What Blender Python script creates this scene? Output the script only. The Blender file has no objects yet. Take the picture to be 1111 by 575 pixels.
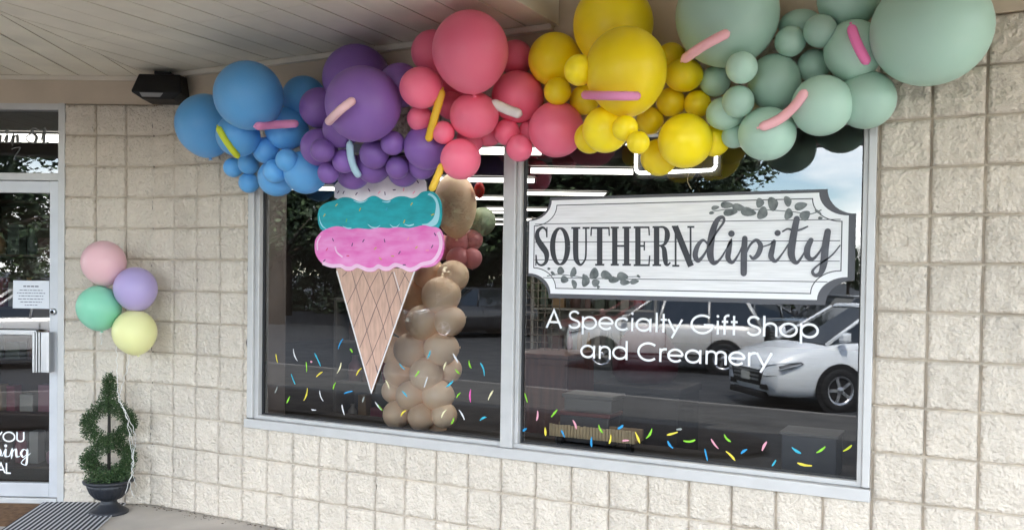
import bpy, bmesh, math, random
from mathutils import Vector, Matrix, noise
import numpy as np
random.seed(7)
R = math.radians
scene = bpy.context.scene
COL = scene.collection
# ---- tables (metres)
GARLAND = [('blue', 0.71, -0.214, 2.432, 0.18, 0.188, 'big sky blue balloon at the far left end of the garland'), ('blue', 1.418, -0.156, 2.545, 0.126, 0.126, 'mid sized blue balloon between the biggest blue balloon and the purple ones'), ('blue', 1.199, -0.138, 2.104, 0.108, 0.108, 'blue balloon hanging lowest in the blue cluster, behind the little ones'), ('blue', 1.497, -0.23, 2.114, 0.121, 0.121, 'blue balloon at the lower right of the blue cluster, touching small purple balloons'), ('blue', 1.157, -0.403, 2.315, 0.119, 0.119, 'blue balloon behind the yellow-green sprinkle balloon'), ('blue', 1.352, -0.522, 2.498, 0.183, 0.183, 'biggest sky blue balloon, high up beside the black wall light'), ('blue', 1.349, -0.226, 2.368, 0.12, 0.12, 'blue balloon crossed by the right end of the pink sprinkle balloon'), ('blue', 0.808, -0.089, 2.186, 0.059, 0.059, 'small blue balloon, outermost of the little ones, against the block wall'), ('blue', 0.938, -0.091, 2.089, 0.061, 0.061, 'small blue balloon, lowest of the little ones, at the window frame corner'), ('blue', 0.973, -0.129, 2.196, 0.063, 0.063, 'small blue balloon just under the tip of the yellow-green sprinkle balloon'), ('blue', 1.231, -0.259, 2.246, 0.076, 0.076, 'largest of the little blue balloons, just under the pink sprinkle balloon'), ('blue', 1.325, -0.287, 2.12, 0.067, 0.067, 'little blue balloon in front of the lowest blue balloon'), ('blue', 1.465, -0.344, 2.169, 0.063, 0.063, 'bright little blue balloon nearest the purple cluster'), ('purple', 1.843, -0.224, 2.603, 0.184, 0.184, 'big dark purple balloon up against the soffit trim'), ('purple', 2.224, -0.361, 2.51, 0.112, 0.112, 'purple balloon wedged between the purple and coral pink clusters'), ('purple', 1.655, -0.302, 2.447, 0.11, 0.11, 'dark purple balloon beside the blue cluster, left of the biggest purple one'), ('purple', 1.672, -0.326, 2.231, 0.1, 0.1, 'plum purple balloon behind little purple ones, next to the blue cluster'), ('purple', 1.748, -0.127, 2.115, 0.097, 0.097, 'purple balloon hanging above the white scoop of the painted ice cream'), ('purple', 1.959, -0.228, 2.13, 0.094, 0.094, 'purple balloon behind little ones, right of the pale blue sprinkle balloon'), ('purple', 2.077, -0.115, 2.108, 0.085, 0.085, 'purple balloon hanging over the right end of the white ice cream scoop'), ('purple', 2.248, -0.188, 2.122, 0.073, 0.073, 'purple balloon half hidden below the violet one, beside pink balloons'), ('purple', 1.879, -0.398, 2.302, 0.096, 0.096, 'purple balloon under the lower left of the biggest purple balloon'), ('purple', 2.134, -0.546, 2.388, 0.187, 0.187, 'biggest purple balloon, with a pale pink sprinkle balloon across it'), ('purple', 2.347, -0.296, 2.201, 0.117, 0.117, 'violet balloon under the long yellow sprinkle balloon'), ('purple', 1.812, -0.466, 2.188, 0.062, 0.062, 'little purple balloon on the plum one, touching the blue cluster'), ('purple', 1.742, -0.329, 2.09, 0.059, 0.059, "lowest of the little purple balloons, above the teal scoop's left end"), ('purple', 1.867, -0.354, 2.144, 0.063, 0.063, 'little purple balloon touching the pale blue sprinkle balloon'), ('purple', 2.05, -0.338, 2.173, 0.077, 0.077, 'largest of the little purple balloons, below the biggest purple one'), ('purple', 2.196, -0.381, 2.217, 0.062, 0.062, 'highest of the little purple balloons, near the violet balloon'), ('purple', 2.15, -0.273, 2.107, 0.06, 0.06, 'little purple balloon below the violet one, in front of a lower balloon'), ('pink', 2.376, -0.292, 2.677, 0.112, 0.112, 'dark pink balloon behind the biggest pink one, towards the purple cluster'), ('pink', 2.755, -0.118, 2.651, 0.088, 0.088, 'deep pink balloon behind the biggest pink one, towards the yellow cluster'), ('pink', 2.425, -0.145, 2.539, 0.115, 0.115, 'pink balloon mostly hidden under the biggest pink balloon'), ('pink', 2.599, -0.106, 2.291, 0.076, 0.076, 'pink balloon mostly hidden behind the lower pink ones, above the mullion'), ('pink', 2.526, -0.168, 2.244, 0.071, 0.071, 'pink balloon tucked between the two middle pink balloons'), ('pink', 2.584, -0.354, 2.12, 0.102, 0.097, 'pink balloon hanging lowest, beside the purple cluster and yellow stick'), ('pink', 2.439, -0.489, 2.455, 0.107, 0.1, 'pink balloon left of the long yellow sprinkle balloon'), ('pink', 2.467, -0.264, 2.406, 0.07, 0.07, 'small pink balloon half hidden right of the long yellow sprinkle balloon'), ('pink', 2.656, -0.35, 2.33, 0.121, 0.112, 'mid sized pink balloon directly below the biggest pink one'), ('pink', 2.724, -0.508, 2.6, 0.179, 0.19, 'biggest coral pink balloon, reaching up to the soffit'), ('pink', 2.828, -0.086, 2.285, 0.056, 0.056, 'small pink balloon squeezed between two bigger pink ones over the right pane'), ('pink', 3.016, -0.172, 2.266, 0.135, 0.135, 'large pink balloon at the lower right, touching the yellow cluster'), ('pink', 2.793, -0.159, 2.444, 0.127, 0.131, 'pink balloon with the short white sprinkle balloon on it'), ('pink', 2.349, -0.364, 2.333, 0.065, 0.065, 'little pink balloon left of the yellow stick, above the violet balloon'), ('pink', 2.515, -0.405, 2.247, 0.056, 0.056, 'little pink balloon at the lower end of the long yellow sprinkle balloon'), ('pink', 2.742, -0.172, 2.27, 0.065, 0.065, 'little pink balloon just above the window mullion'), ('pink', 2.837, -0.216, 2.179, 0.066, 0.066, 'little pink balloon hanging in front of the top of the mullion'), ('yellow', 3.323, -0.222, 2.725, 0.186, 0.197, 'big yellow balloon at the very top, under the raised soffit'), ('yellow', 3.23, -0.258, 2.2, 0.073, 0.073, 'yellow balloon low in the cluster next to the large pink one'), ('yellow', 3.777, -0.101, 2.178, 0.071, 0.071, 'yellow balloon at the lower right of the cluster, next to sage green ones'), ('yellow', 3.565, -0.099, 2.575, 0.069, 0.069, 'yellow balloon peeking out right of the biggest yellow one'), ('yellow', 3.65, -0.169, 2.472, 0.088, 0.075, 'yellow balloon below the big sage green one, behind small yellow balloons'), ('yellow', 3.521, -0.116, 2.113, 0.086, 0.086, 'lowest hanging yellow balloon, in front of the lit window sign'), ('yellow', 2.996, -0.16, 2.609, 0.13, 0.13, 'yellow balloon at the pink end of the yellow cluster'), ('yellow', 3.352, -0.365, 2.215, 0.104, 0.104, 'mid sized yellow balloon below the biggest yellow one'), ('yellow', 3.469, -0.429, 2.457, 0.18, 0.192, 'biggest yellow balloon, with a pink sprinkle balloon across it'), ('yellow', 3.675, -0.211, 2.168, 0.124, 0.12, 'large yellow balloon at the lower right of the yellow cluster'), ('yellow', 3.287, -0.519, 2.455, 0.069, 0.067, 'little yellow balloon above the left end of the pink sprinkle stick'), ('yellow', 3.131, -0.102, 2.412, 0.072, 0.072, 'little yellow balloon behind the left tip of the pink sprinkle stick'), ('yellow', 3.052, -0.242, 2.434, 0.066, 0.066, 'little yellow balloon touching the pink cluster'), ('yellow', 3.489, -0.477, 2.195, 0.056, 0.056, 'little yellow balloon on the front of the mid sized yellow one'), ('yellow', 3.466, -0.095, 2.29, 0.065, 0.065, 'little yellow balloon under the right side of the biggest yellow one'), ('yellow', 3.562, -0.511, 2.125, 0.049, 0.049, 'lowest of the little yellow balloons'), ('yellow', 3.568, -0.097, 2.37, 0.067, 0.067, 'little yellow balloon between the biggest yellow one and its small neighbour'), ('yellow', 3.693, -0.092, 2.353, 0.062, 0.062, 'little yellow balloon nearest the sage green cluster'), ('green', 4.148, -0.11, 2.654, 0.092, 0.068, 'pale sage balloon mostly hidden behind small green ones at the top'), ('green', 3.882, -0.166, 2.183, 0.053, 0.053, 'sage balloon just peeking out beside the yellow cluster'), ('green', 3.865, -0.252, 2.695, 0.22, 0.224, 'huge sage green balloon next to the yellow cluster'), ('green', 4.351, -0.157, 2.734, 0.127, 0.127, 'sage green balloon cut by the top of the photo, between two huge ones'), ('green', 4.43, -0.149, 2.303, 0.119, 0.119, "sage green balloon covering the window's upper right corner"), ('green', 4.674, -0.252, 2.541, 0.227, 0.217, 'huge sage green balloon at the far right end of the garland'), ('green', 3.853, -0.205, 2.279, 0.085, 0.073, 'sage balloon behind small green ones, next to the yellow cluster'), ('green', 4.036, -0.204, 2.179, 0.123, 0.115, 'sage balloon hanging lowest, below the curved pink sprinkle balloon'), ('green', 4.05, -0.148, 2.413, 0.114, 0.122, 'mid sized sage balloon in the centre of the green cluster'), ('green', 4.266, -0.233, 2.278, 0.125, 0.125, 'sage balloon right of the curved pink sprinkle balloon'), ('green', 4.379, -0.186, 2.508, 0.119, 0.126, 'sage balloon with the hot pink sprinkle balloon on it'), ('green', 3.776, -0.099, 2.447, 0.069, 0.069, 'little sage balloon nearest the yellow cluster'), ('green', 3.96, -0.363, 2.436, 0.066, 0.066, 'little sage balloon just below the huge sage one by the yellow cluster'), ('green', 3.93, -0.289, 2.31, 0.065, 0.071, 'little sage balloon below two others, near the yellow cluster'), ('green', 4.123, -0.19, 2.569, 0.065, 0.065, 'little sage balloon left in the upper trio of small green ones'), ('green', 4.253, -0.236, 2.588, 0.067, 0.069, 'highest of the upper trio of little sage balloons'), ('green', 4.207, -0.1, 2.478, 0.068, 0.072, 'lowest of the upper trio of little sage balloons')]
STICKS = [([[1.147, -0.534, 2.334], [1.16, -0.531, 2.311], [1.171, -0.526, 2.291], [1.18, -0.518, 2.271], [1.187, -0.507, 2.253], [1.192, -0.494, 2.235], [1.195, -0.478, 2.219], [1.196, -0.459, 2.204], [1.195, -0.437, 2.191]], 0.0177, 'lime', 'yellow-green sprinkle balloon on the blue balloons'), ([[1.448, -0.556, 2.323], [1.446, -0.519, 2.331], [1.448, -0.485, 2.338], [1.454, -0.455, 2.345], [1.463, -0.428, 2.35], [1.477, -0.404, 2.355], [1.494, -0.384, 2.358], [1.516, -0.367, 2.361], [1.541, -0.354, 2.362]], 0.0224, 'candy', 'pink sprinkle balloon across the blue balloons'), ([[2.045, -0.699, 2.283], [2.087, -0.731, 2.29], [2.124, -0.755, 2.297], [2.155, -0.771, 2.306], [2.18, -0.78, 2.316], [2.199, -0.782, 2.326], [2.213, -0.776, 2.338], [2.222, -0.763, 2.351], [2.225, -0.742, 2.365]], 0.0206, 'blush', 'pale pink sprinkle balloon on the biggest purple balloon'), ([[1.957, -0.423, 2.222], [1.95, -0.413, 2.197], [1.944, -0.402, 2.175], [1.94, -0.39, 2.153], [1.938, -0.378, 2.133], [1.936, -0.365, 2.114], [1.936, -0.352, 2.097], [1.938, -0.338, 2.081], [1.941, -0.323, 2.067]], 0.0192, 'ice', 'pale blue sprinkle balloon among the little purple balloons'), ([[2.544, -0.47, 2.43], [2.534, -0.468, 2.403], [2.523, -0.465, 2.375], [2.512, -0.462, 2.348], [2.5, -0.459, 2.32], [2.489, -0.455, 2.293], [2.477, -0.451, 2.265], [2.465, -0.446, 2.238], [2.452, -0.441, 2.21]], 0.0201, 'gold', 'long yellow sprinkle balloon between the pink and purple clusters'), ([[2.762, -0.343, 2.381], [2.772, -0.329, 2.375], [2.783, -0.317, 2.369], [2.795, -0.306, 2.363], [2.808, -0.296, 2.357], [2.821, -0.287, 2.351], [2.836, -0.28, 2.346], [2.851, -0.275, 2.34], [2.867, -0.27, 2.335]], 0.0246, 'white', 'short white sprinkle balloon on a pink balloon'), ([[3.304, -0.496, 2.35], [3.358, -0.55, 2.335], [3.406, -0.591, 2.322], [3.448, -0.619, 2.313], [3.484, -0.633, 2.307], [3.514, -0.634, 2.304], [3.539, -0.622, 2.304], [3.56, -0.596, 2.307], [3.575, -0.557, 2.313]], 0.0192, 'candy', 'pink sprinkle balloon across the biggest yellow balloon'), ([[3.734, -0.433, 2.479], [3.763, -0.453, 2.488], [3.791, -0.469, 2.498], [3.817, -0.481, 2.507], [3.842, -0.489, 2.516], [3.866, -0.494, 2.525], [3.888, -0.494, 2.534], [3.91, -0.491, 2.544], [3.93, -0.483, 2.553]], 0.0209, 'salmon', 'salmon pink sprinkle balloon on the huge sage balloon by the yellow ones'), ([[4.049, -0.357, 2.186], [4.072, -0.347, 2.194], [4.094, -0.341, 2.204], [4.116, -0.337, 2.216], [4.138, -0.337, 2.231], [4.159, -0.34, 2.248], [4.18, -0.345, 2.268], [4.2, -0.354, 2.29], [4.219, -0.366, 2.314]], 0.0209, 'salmon', 'curved salmon pink sprinkle balloon in the lower middle of the green cluster'), ([[4.387, -0.311, 2.566], [4.391, -0.313, 2.55], [4.396, -0.314, 2.534], [4.402, -0.313, 2.517], [4.409, -0.309, 2.5], [4.416, -0.304, 2.483], [4.425, -0.297, 2.466], [4.434, -0.288, 2.448], [4.444, -0.277, 2.43]], 0.0203, 'hot', 'hot pink sprinkle balloon at the green end of the garland'), ([[2.513, -0.416, 2.084], [2.508, -0.417, 2.07], [2.503, -0.418, 2.055], [2.497, -0.42, 2.041], [2.491, -0.422, 2.026], [2.485, -0.424, 2.011], [2.479, -0.426, 1.997], [2.473, -0.428, 1.982], [2.466, -0.431, 1.967]], 0.018, 'gold', 'yellow sprinkle balloon hanging below the pink cluster beside the painted ice cream')]
TANCOL = [('tan', 1.985, 0.42, 1.426, 0.108, "tan column balloon high on the right, beside the ice cream cone's top right corner"), ('tan', 1.889, 0.38, 1.264, 0.1, "tan column balloon beside the cone's middle, left of a smaller one"), ('tan', 2.046, 0.42, 1.279, 0.088, 'tan column balloon on the outer right edge, a third of the way down'), ('tan', 1.802, 0.38, 1.096, 0.098, "tan column balloon close to the cone's edge, halfway down"), ('tan', 1.99, 0.42, 1.111, 0.097, 'tan column balloon right of centre, halfway down the column'), ('tan', 1.613, 0.52, 0.942, 0.087, 'tan column balloon on the outer left edge just right of the cone tip'), ('tan', 1.915, 0.38, 0.958, 0.094, 'tan column balloon in the centre front, two thirds of the way down'), ('tan', 1.988, 0.52, 0.975, 0.075, 'tan column balloon on the outer right edge, two thirds of the way down'), ('tan', 1.806, 0.38, 0.818, 0.086, 'tan column balloon left of centre in the third row from the bottom'), ('tan', 1.974, 0.42, 0.827, 0.089, 'tan column balloon right of centre in the third row from the bottom'), ('tan', 1.677, 0.42, 0.688, 0.082, 'tan column balloon at the lower left corner on the sill'), ('tan', 1.887, 0.38, 0.696, 0.08, 'tan column balloon in the middle of the bottom row'), ('tan', 2.02, 0.42, 0.713, 0.074, 'tan column balloon at the right of the bottom row'), ('tan', 1.897, 0.52, 0.61, 0.064, 'lowest tan column balloon, half hidden behind the bottom row'), ('tan', 1.579, 0.52, 0.815, 0.072, 'tan column balloon at the outer left just above the bottom corner one'), ('tan', 1.704, 0.52, 1.424, 0.095, "tan column balloon half hidden behind the cone's upper right edge"), ('tan', 2.006, 0.52, 1.543, 0.092, 'tan column balloon under the pink indoor cluster'), ('tan', 1.829, 0.52, 1.564, 0.094, "tan column balloon behind the pink painted scoop's lower right corner"), ('tan', 1.665, 0.52, 1.25, 0.089, "tan column balloon behind the cone's right edge, one third down"), ('tan', 1.562, 0.52, 1.071, 0.084, "tan column balloon behind the cone's right edge, two thirds down"), ('tan', 1.908, 0.7, 1.997, (0.134, 0.198), 'biggest tan balloon on top of the indoor column'), ('pinkin', 1.871, 0.8, 1.769, (0.083, 0.083), 'pink indoor balloon below the biggest tan one'), ('pinkin', 1.721, 0.85, 1.735, (0.079, 0.079), "pink indoor balloon behind the painted pink scoop's right end"), ('pinkin', 1.951, 0.85, 1.782, (0.065, 0.065), 'pink indoor balloon on the outer right, upper of two'), ('pinkin', 1.976, 0.8, 1.662, (0.065, 0.065), 'pink indoor balloon on the outer right, lower of two'), ('pinkin', 1.903, 0.75, 1.655, (0.076, 0.076), 'pink indoor balloon at the bottom centre of the indoor cluster'), ('clear', 1.989, 0.9, 1.903, (0.089, 0.089), 'pale green glassy balloon right of the indoor column top'), ('red', 2.07, 0.72, 2.086, (0.032, 0.049), 'little red balloon high beside the mullion')]
WALLB = [('pastelpink', -0.051, -0.325, 1.599, 0.134, 'pastel pink balloon floating highest of four by the door'), ('lavender', 0.132, -0.236, 1.439, 0.131, 'lavender balloon floating right of the mint one by the door'), ('mint', -0.077, -0.338, 1.316, 0.134, 'mint green balloon floating leftmost of four by the door'), ('lemon', 0.128, -0.238, 1.166, 0.134, 'pale yellow balloon floating lowest of four above the topiary')]
RIBBONS = [[[0.008,-0.285,1.175],[0.034,-0.295,1.048],[0.107,-0.349,0.912],[0.152,-0.371,0.757],[0.184,-0.355,0.678],[0.203,-0.324,0.555],[0.203,-0.302,0.367],[0.183,-0.311,0.223],[0.158,-0.257,0.121]],[[0.102,-0.251,1.031],[0.115,-0.278,0.947],[0.168,-0.363,0.831],[0.166,-0.375,0.753],[0.205,-0.345,0.649],[0.213,-0.297,0.517],[0.198,-0.304,0.384],[0.198,-0.304,0.298],[0.194,-0.273,0.199]],[[-0.08,-0.328,1.179],[-0.077,-0.327,1.15],[-0.069,-0.323,1.091],[-0.074,-0.325,1.085]],[[0.175,-0.382,0.749],[0.211,-0.364,0.664],[0.216,-0.34,0.49],[0.215,-0.318,0.343],[0.157,-0.324,0.164]]]
SOUTH = [[(2.8671,1.7531,0.0075),(2.863,1.7887,0.0097),(2.8399,1.804,0.013),(2.8137,1.7827,0.0217),(2.8143,1.7459,0.0293),(2.8391,1.709,0.0335),(2.8661,1.6722,0.0302),(2.8656,1.6291,0.0194),(2.8407,1.6095,0.0119),(2.8139,1.6223,0.0098),(2.8072,1.6613,0.0076)],[(2.8675,1.8059,0.0065),(2.8683,1.7531,0.0065)],[(2.806,1.6635,0.0065),(2.8069,1.6071,0.0065)],[(2.9863,1.7064,0.0298),(2.9844,1.7301,0.0291),(2.9798,1.7522,0.0271),(2.9728,1.7713,0.0239),(2.9638,1.786,0.0197),(2.9534,1.7952,0.0149),(2.9424,1.7985,0.0096),(2.9315,1.7955,0.0149),(2.9214,1.7864,0.0198),(2.9128,1.7718,0.0241),(2.9063,1.7528,0.0273),(2.9024,1.7305,0.0294),(2.9013,1.7066,0.0301),(2.9032,1.6827,0.0294),(2.9078,1.6604,0.0273),(2.915,1.6413,0.0241),(2.924,1.6267,0.0198),(2.9345,1.6175,0.0149),(2.9455,1.6145,0.0096),(2.9565,1.6177,0.0149),(2.9665,1.6269,0.0198),(2.975,1.6415,0.0239),(2.9814,1.6606,0.0271),(2.9852,1.6827,0.0292),(2.9863,1.7064,0.0298)],[(3.03,1.8017,0.0297),(3.0322,1.6723,0.0297),(3.0387,1.6352,0.0255),(3.0587,1.6131,0.0127),(3.0791,1.6301,0.0095),(3.0888,1.6671,0.0095),(3.0865,1.801,0.0095)],[(3.0057,1.7999,0.0096),(3.0555,1.7993,0.0095)],[(3.0681,1.7991,0.0095),(3.1071,1.7987,0.0095)],[(3.1615,1.8011,0.0293),(3.1648,1.6117,0.0293)],[(3.1128,1.7986,0.0105),(3.2143,1.7974,0.0104)],[(3.1161,1.8027,0.0074),(3.1146,1.7586,0.0074)],[(3.2109,1.8016,0.0073),(3.2139,1.7578,0.0073)],[(3.1399,1.6136,0.0094),(3.1895,1.614,0.0094)],[(3.242,1.8012,0.028),(3.2454,1.6123,0.028)],[(3.3049,1.8004,0.0278),(3.3083,1.6127,0.0279)],[(3.2209,1.7994,0.0094),(3.2642,1.7988,0.0093)],[(3.283,1.7986,0.0093),(3.3279,1.798,0.0093)],[(3.2242,1.6142,0.0094),(3.2675,1.6145,0.0093)],[(3.2863,1.6146,0.0093),(3.3312,1.6149,0.0093)],[(3.2437,1.7078,0.0093),(3.3065,1.7076,0.0093)],[(3.3637,1.8007,0.0277),(3.3671,1.6121,0.0277)],[(3.342,1.7989,0.0092),(3.4229,1.7979,0.0092)],[(3.4196,1.802,0.0071),(3.4236,1.7582,0.0071)],[(3.3654,1.7074,0.0092),(3.4009,1.7073,0.0092)],[(3.3984,1.7298,0.0071),(3.3992,1.6848,0.0072)],[(3.3454,1.6129,0.0093),(3.4284,1.6135,0.0092)],[(3.4275,1.6604,0.0071),(3.4242,1.6094,0.0071)],[(3.46,1.8015,0.0274),(3.4635,1.6117,0.0274)],[(3.4388,1.7987,0.0091),(3.4717,1.7983,0.0091)],[(3.4422,1.6136,0.0092),(3.4857,1.6139,0.0091)],[(3.4696,1.7983,0.0091),(3.496,1.797,0.0111),(3.5121,1.7786,0.0222),(3.5147,1.7514,0.0262),(3.5048,1.7201,0.0162),(3.4871,1.7091,0.0091),(3.4713,1.7091,0.0081)],[(3.4839,1.7101,0.0101),(3.499,1.6929,0.0222),(3.505,1.6525,0.0263),(3.5108,1.6222,0.0202),(3.5214,1.6162,0.0111),(3.5327,1.6284,0.0071)],[(3.5556,1.8002,0.009),(3.5591,1.6124,0.009)],[(3.5424,1.6113,0.0091),(3.5778,1.6115,0.009)],[(3.5369,1.7995,0.0091),(3.5639,1.7991,0.009)],[(3.5535,1.8003,0.0301),(3.6354,1.61,0.0299)],[(3.6298,1.7993,0.009),(3.6334,1.6099,0.009)],[(3.6135,1.7975,0.009),(3.6482,1.7971,0.0089)]]
DIP = [[(3.7128,1.717,0.0062),(3.6915,1.7335,0.0113),(3.6668,1.7079,0.0186),(3.655,1.6635,0.0227),(3.6703,1.6367,0.0175),(3.6971,1.6636,0.0103),(3.7193,1.7047,0.0062)],[(3.7193,1.7047,0.0062),(3.7554,1.7689,0.0082),(3.7895,1.8194,0.0102),(3.7829,1.8408,0.0132),(3.7584,1.827,0.0204),(3.7377,1.7741,0.0276),(3.7277,1.7026,0.0297),(3.7307,1.6514,0.0266),(3.7478,1.6248,0.0164),(3.7764,1.6454,0.0092),(3.8062,1.6943,0.0051)],[(3.8062,1.6943,0.0051),(3.8239,1.7287,0.0122),(3.8166,1.6871,0.0213),(3.8132,1.6496,0.0213),(3.834,1.6294,0.0132),(3.8617,1.6669,0.0071),(3.881,1.7123,0.0071)],[(3.8895,1.7404,0.0221),(3.887,1.6619,0.0262),(3.8876,1.5793,0.0252)],[(3.8882,1.6498,0.006),(3.9132,1.7071,0.009),(3.9416,1.7321,0.013),(3.9629,1.707,0.02),(3.9518,1.667,0.02),(3.9303,1.648,0.013),(3.9161,1.66,0.008)],[(3.963,1.7,0.006),(3.9865,1.7059,0.005),(4.008,1.7138,0.006)],[(4.008,1.7138,0.006),(4.0243,1.7276,0.0119),(4.0153,1.687,0.0208),(4.0121,1.6542,0.0209),(4.0329,1.6364,0.0129),(4.0595,1.6672,0.0069),(4.0875,1.7115,0.0069)],[(4.1225,1.827,0.0235),(4.108,1.7409,0.0275),(4.1018,1.6672,0.0275),(4.1237,1.629,0.0147),(4.1497,1.6585,0.0078),(4.1751,1.7112,0.0058)],[(4.0613,1.7708,0.0059),(4.0842,1.7824,0.0079),(4.115,1.7742,0.0088),(4.1434,1.7798,0.0078),(4.1706,1.7921,0.0058)],[(4.1869,1.7306,0.0195),(4.1717,1.6937,0.0244),(4.1743,1.6566,0.0215),(4.1971,1.6469,0.0126),(4.2245,1.6781,0.0078),(4.2459,1.7206,0.0077)],[(4.2579,1.7688,0.0241),(4.2491,1.7013,0.0271),(4.2441,1.6287,0.0271),(4.232,1.585,0.0194),(4.2098,1.5731,0.0136),(4.1964,1.5905,0.0107),(4.2183,1.6179,0.0068),(4.2749,1.6607,0.0058),(4.3115,1.7069,0.0048)]]
DOTS = [(3.8274,1.7631,0.0304),(4.0391,1.7641,0.0277)]
PLAQUE = {'tl':(2.8929,1.9413),'l1':(2.764,1.8408),'l2':(2.7637,1.5643),'bl':(2.8888,1.4623),'tr':(4.2175,1.9459),'r1':(4.3467,1.8446),'r2':(4.3428,1.5699),'br':(4.2215,1.4629)}
SPRIG = [(2.9508,1.5813,0.0193,0.0193,20),(2.9727,1.5367,0.0214,0.0182,10),(3.0223,1.5735,0.0159,0.0266,20),(3.028,1.5151,0.0138,0.0234,-20),(3.0911,1.531,0.0211,0.0296,10),(3.1373,1.5674,0.0231,0.0294,25),(3.146,1.5234,0.021,0.0189,-20),(3.2039,1.5608,0.0313,0.0209,20),(3.2411,1.5395,0.027,0.0166,5),(3.2884,1.5567,0.029,0.0207,5),(3.3021,1.5279,0.0258,0.0145,0),(3.3512,1.5318,0.0226,0.0123,-10),(2.9072,1.5669,0.0151,0.0075,35),(2.883,1.5914,0.0086,0.0065,0),(3.3724,1.5578,0.0103,0.0062,30),(3.0804,1.5562,0.0085,0.0106,0),(3.1599,1.5026,0.0084,0.0084,0),(3.748,1.8863,0.0184,0.0102,-10),(3.8043,1.8972,0.0304,0.0152,5),(3.8203,1.8624,0.0324,0.0152,-5),(3.8605,1.8838,0.0323,0.0161,15),(3.9041,1.8628,0.0351,0.0201,12),(3.957,1.9036,0.018,0.0219,0),(3.9698,1.8554,0.0219,0.0299,25),(4.016,1.8981,0.0218,0.0317,-15),(4.0816,1.9083,0.0157,0.0246,-20),(4.0867,1.8492,0.0177,0.0256,15),(4.1394,1.8853,0.0274,0.0176,-15),(4.1592,1.843,0.0234,0.0215,-40),(4.2152,1.8565,0.0174,0.0058,35),(4.2251,1.8292,0.0097,0.0068,0),(3.7309,1.8611,0.0123,0.0061,0)]
TWIGS = [[(2.8717,1.5536,0.0054),(2.937,1.563,0.0043),(3.0191,1.5554,0.0043),(3.1343,1.5442,0.0042),(3.2465,1.551,0.0042),(3.3778,1.5578,0.0031)],[(3.7224,1.8664,0.0041),(3.8047,1.8769,0.0041),(3.8959,1.875,0.004),(4.0146,1.8684,0.004),(4.1114,1.8586,0.0039),(4.1779,1.8475,0.0049),(4.229,1.8658,0.0058)]]
TAGPOS = [(2.8722,1.2861),(4.227,1.2904),(2.8759,1.3799),(3.0723,1.1414),(4.0264,1.1487),(3.0707,1.2352)]
SPR_L = [(1.0421,1.0276,0.0531,75,'yel'),(1.1898,1.0555,0.0757,65,'whi'),(1.1734,0.9086,0.0642,62,'teal'),(1.3609,1.037,0.0861,58,'teal'),(1.3125,1.0227,0.0115,0,'pin'),(1.2759,0.9883,0.0579,85,'grn'),(1.3765,0.9506,0.0551,-35,'yel'),(1.5326,1.1393,0.0678,-60,'blu'),(1.6107,1.1036,0.0225,50,'grn'),(1.5231,0.9972,0.068,-65,'cre'),(1.668,0.9835,0.0559,-50,'yel'),(1.4901,0.8895,0.0432,-65,'grn'),(1.5928,0.8582,0.062,-17,'blu'),(1.3927,0.8231,0.0631,65,'whi'),(1.2719,0.8234,0.0788,-70,'yel'),(1.137,0.7807,0.0446,-60,'grn'),(1.0396,0.8348,0.0414,-65,'gry'),(1.3352,0.7357,0.0346,0,'whi'),(1.556,0.7536,0.0588,72,'whi'),(1.702,0.8236,0.0335,-70,'gry'),(1.8077,0.7962,0.0608,45,'whi'),(1.971,1.0326,0.0508,40,'teal'),(2.1476,1.1087,0.05,-65,'teal'),(2.0723,0.9982,0.0403,-50,'grn'),(2.1312,0.9532,0.0601,-70,'whi'),(2.256,1.0507,0.0495,-70,'cre'),(2.3231,1.0983,0.0562,55,'whi'),(2.3373,1.026,0.0337,40,'grn'),(2.2873,0.9552,0.0593,-40,'teal'),(2.3458,0.8973,0.0365,-50,'grn'),(2.4164,1.0699,0.0418,70,'grn'),(2.4936,1.0467,0.0691,70,'teal'),(2.4222,0.9002,0.0669,90,'mag'),(2.5464,0.9121,0.0578,-60,'cre'),(2.367,0.7923,0.0589,55,'whi'),(2.5025,0.7814,0.0443,-28,'teal'),(2.3085,0.7535,0.0395,-65,'grn'),(2.2533,0.7884,0.0538,-55,'cre'),(1.9835,0.7689,0.0465,-45,'yel'),(1.8699,0.9239,0.0528,60,'cre'),(1.8233,0.7881,0.0413,45,'grn'),(1.9907,0.8784,0.0435,40,'teal')]
SPR_R = [(2.759,0.9149,0.0471,70,'grn'),(2.8252,0.8261,0.05,-85,'pin'),(2.9248,0.8468,0.0495,-50,'grn'),(3.0403,0.7982,0.0459,65,'pin'),(2.753,0.7444,0.0283,-35,'blu'),(2.8751,0.7462,0.0404,85,'yel'),(2.9758,0.7447,0.0369,60,'blu'),(3.1834,0.7898,0.0422,60,'grn'),(3.2888,0.8084,0.0298,-35,'blu'),(3.1358,0.7187,0.0455,90,'blu'),(3.2342,0.7419,0.045,-80,'yel'),(3.3169,0.7424,0.0357,-10,'pin'),(3.3791,0.7647,0.0532,65,'yel'),(3.439,0.7895,0.0558,-60,'grn'),(3.5571,0.8006,0.0522,-20,'yel'),(3.591,0.824,0.0231,-10,'gry'),(3.5477,0.7459,0.0377,50,'blu'),(3.6423,0.7754,0.0546,-10,'grn'),(3.7658,0.7718,0.0539,50,'pin'),(3.825,0.8044,0.0423,45,'grn'),(3.7251,0.715,0.0541,75,'blu'),(3.8421,0.7215,0.0563,42,'yel'),(3.9046,0.7491,0.0335,-40,'blu'),(3.9976,0.7836,0.0442,-65,'pin'),(4.0424,0.7095,0.0303,-60,'teal'),(4.1411,0.7788,0.0435,30,'teal'),(4.2477,0.7924,0.0457,-40,'grn'),(4.1791,0.7189,0.0596,5,'yel'),(4.3609,0.8107,0.0442,-40,'lim')]
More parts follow.
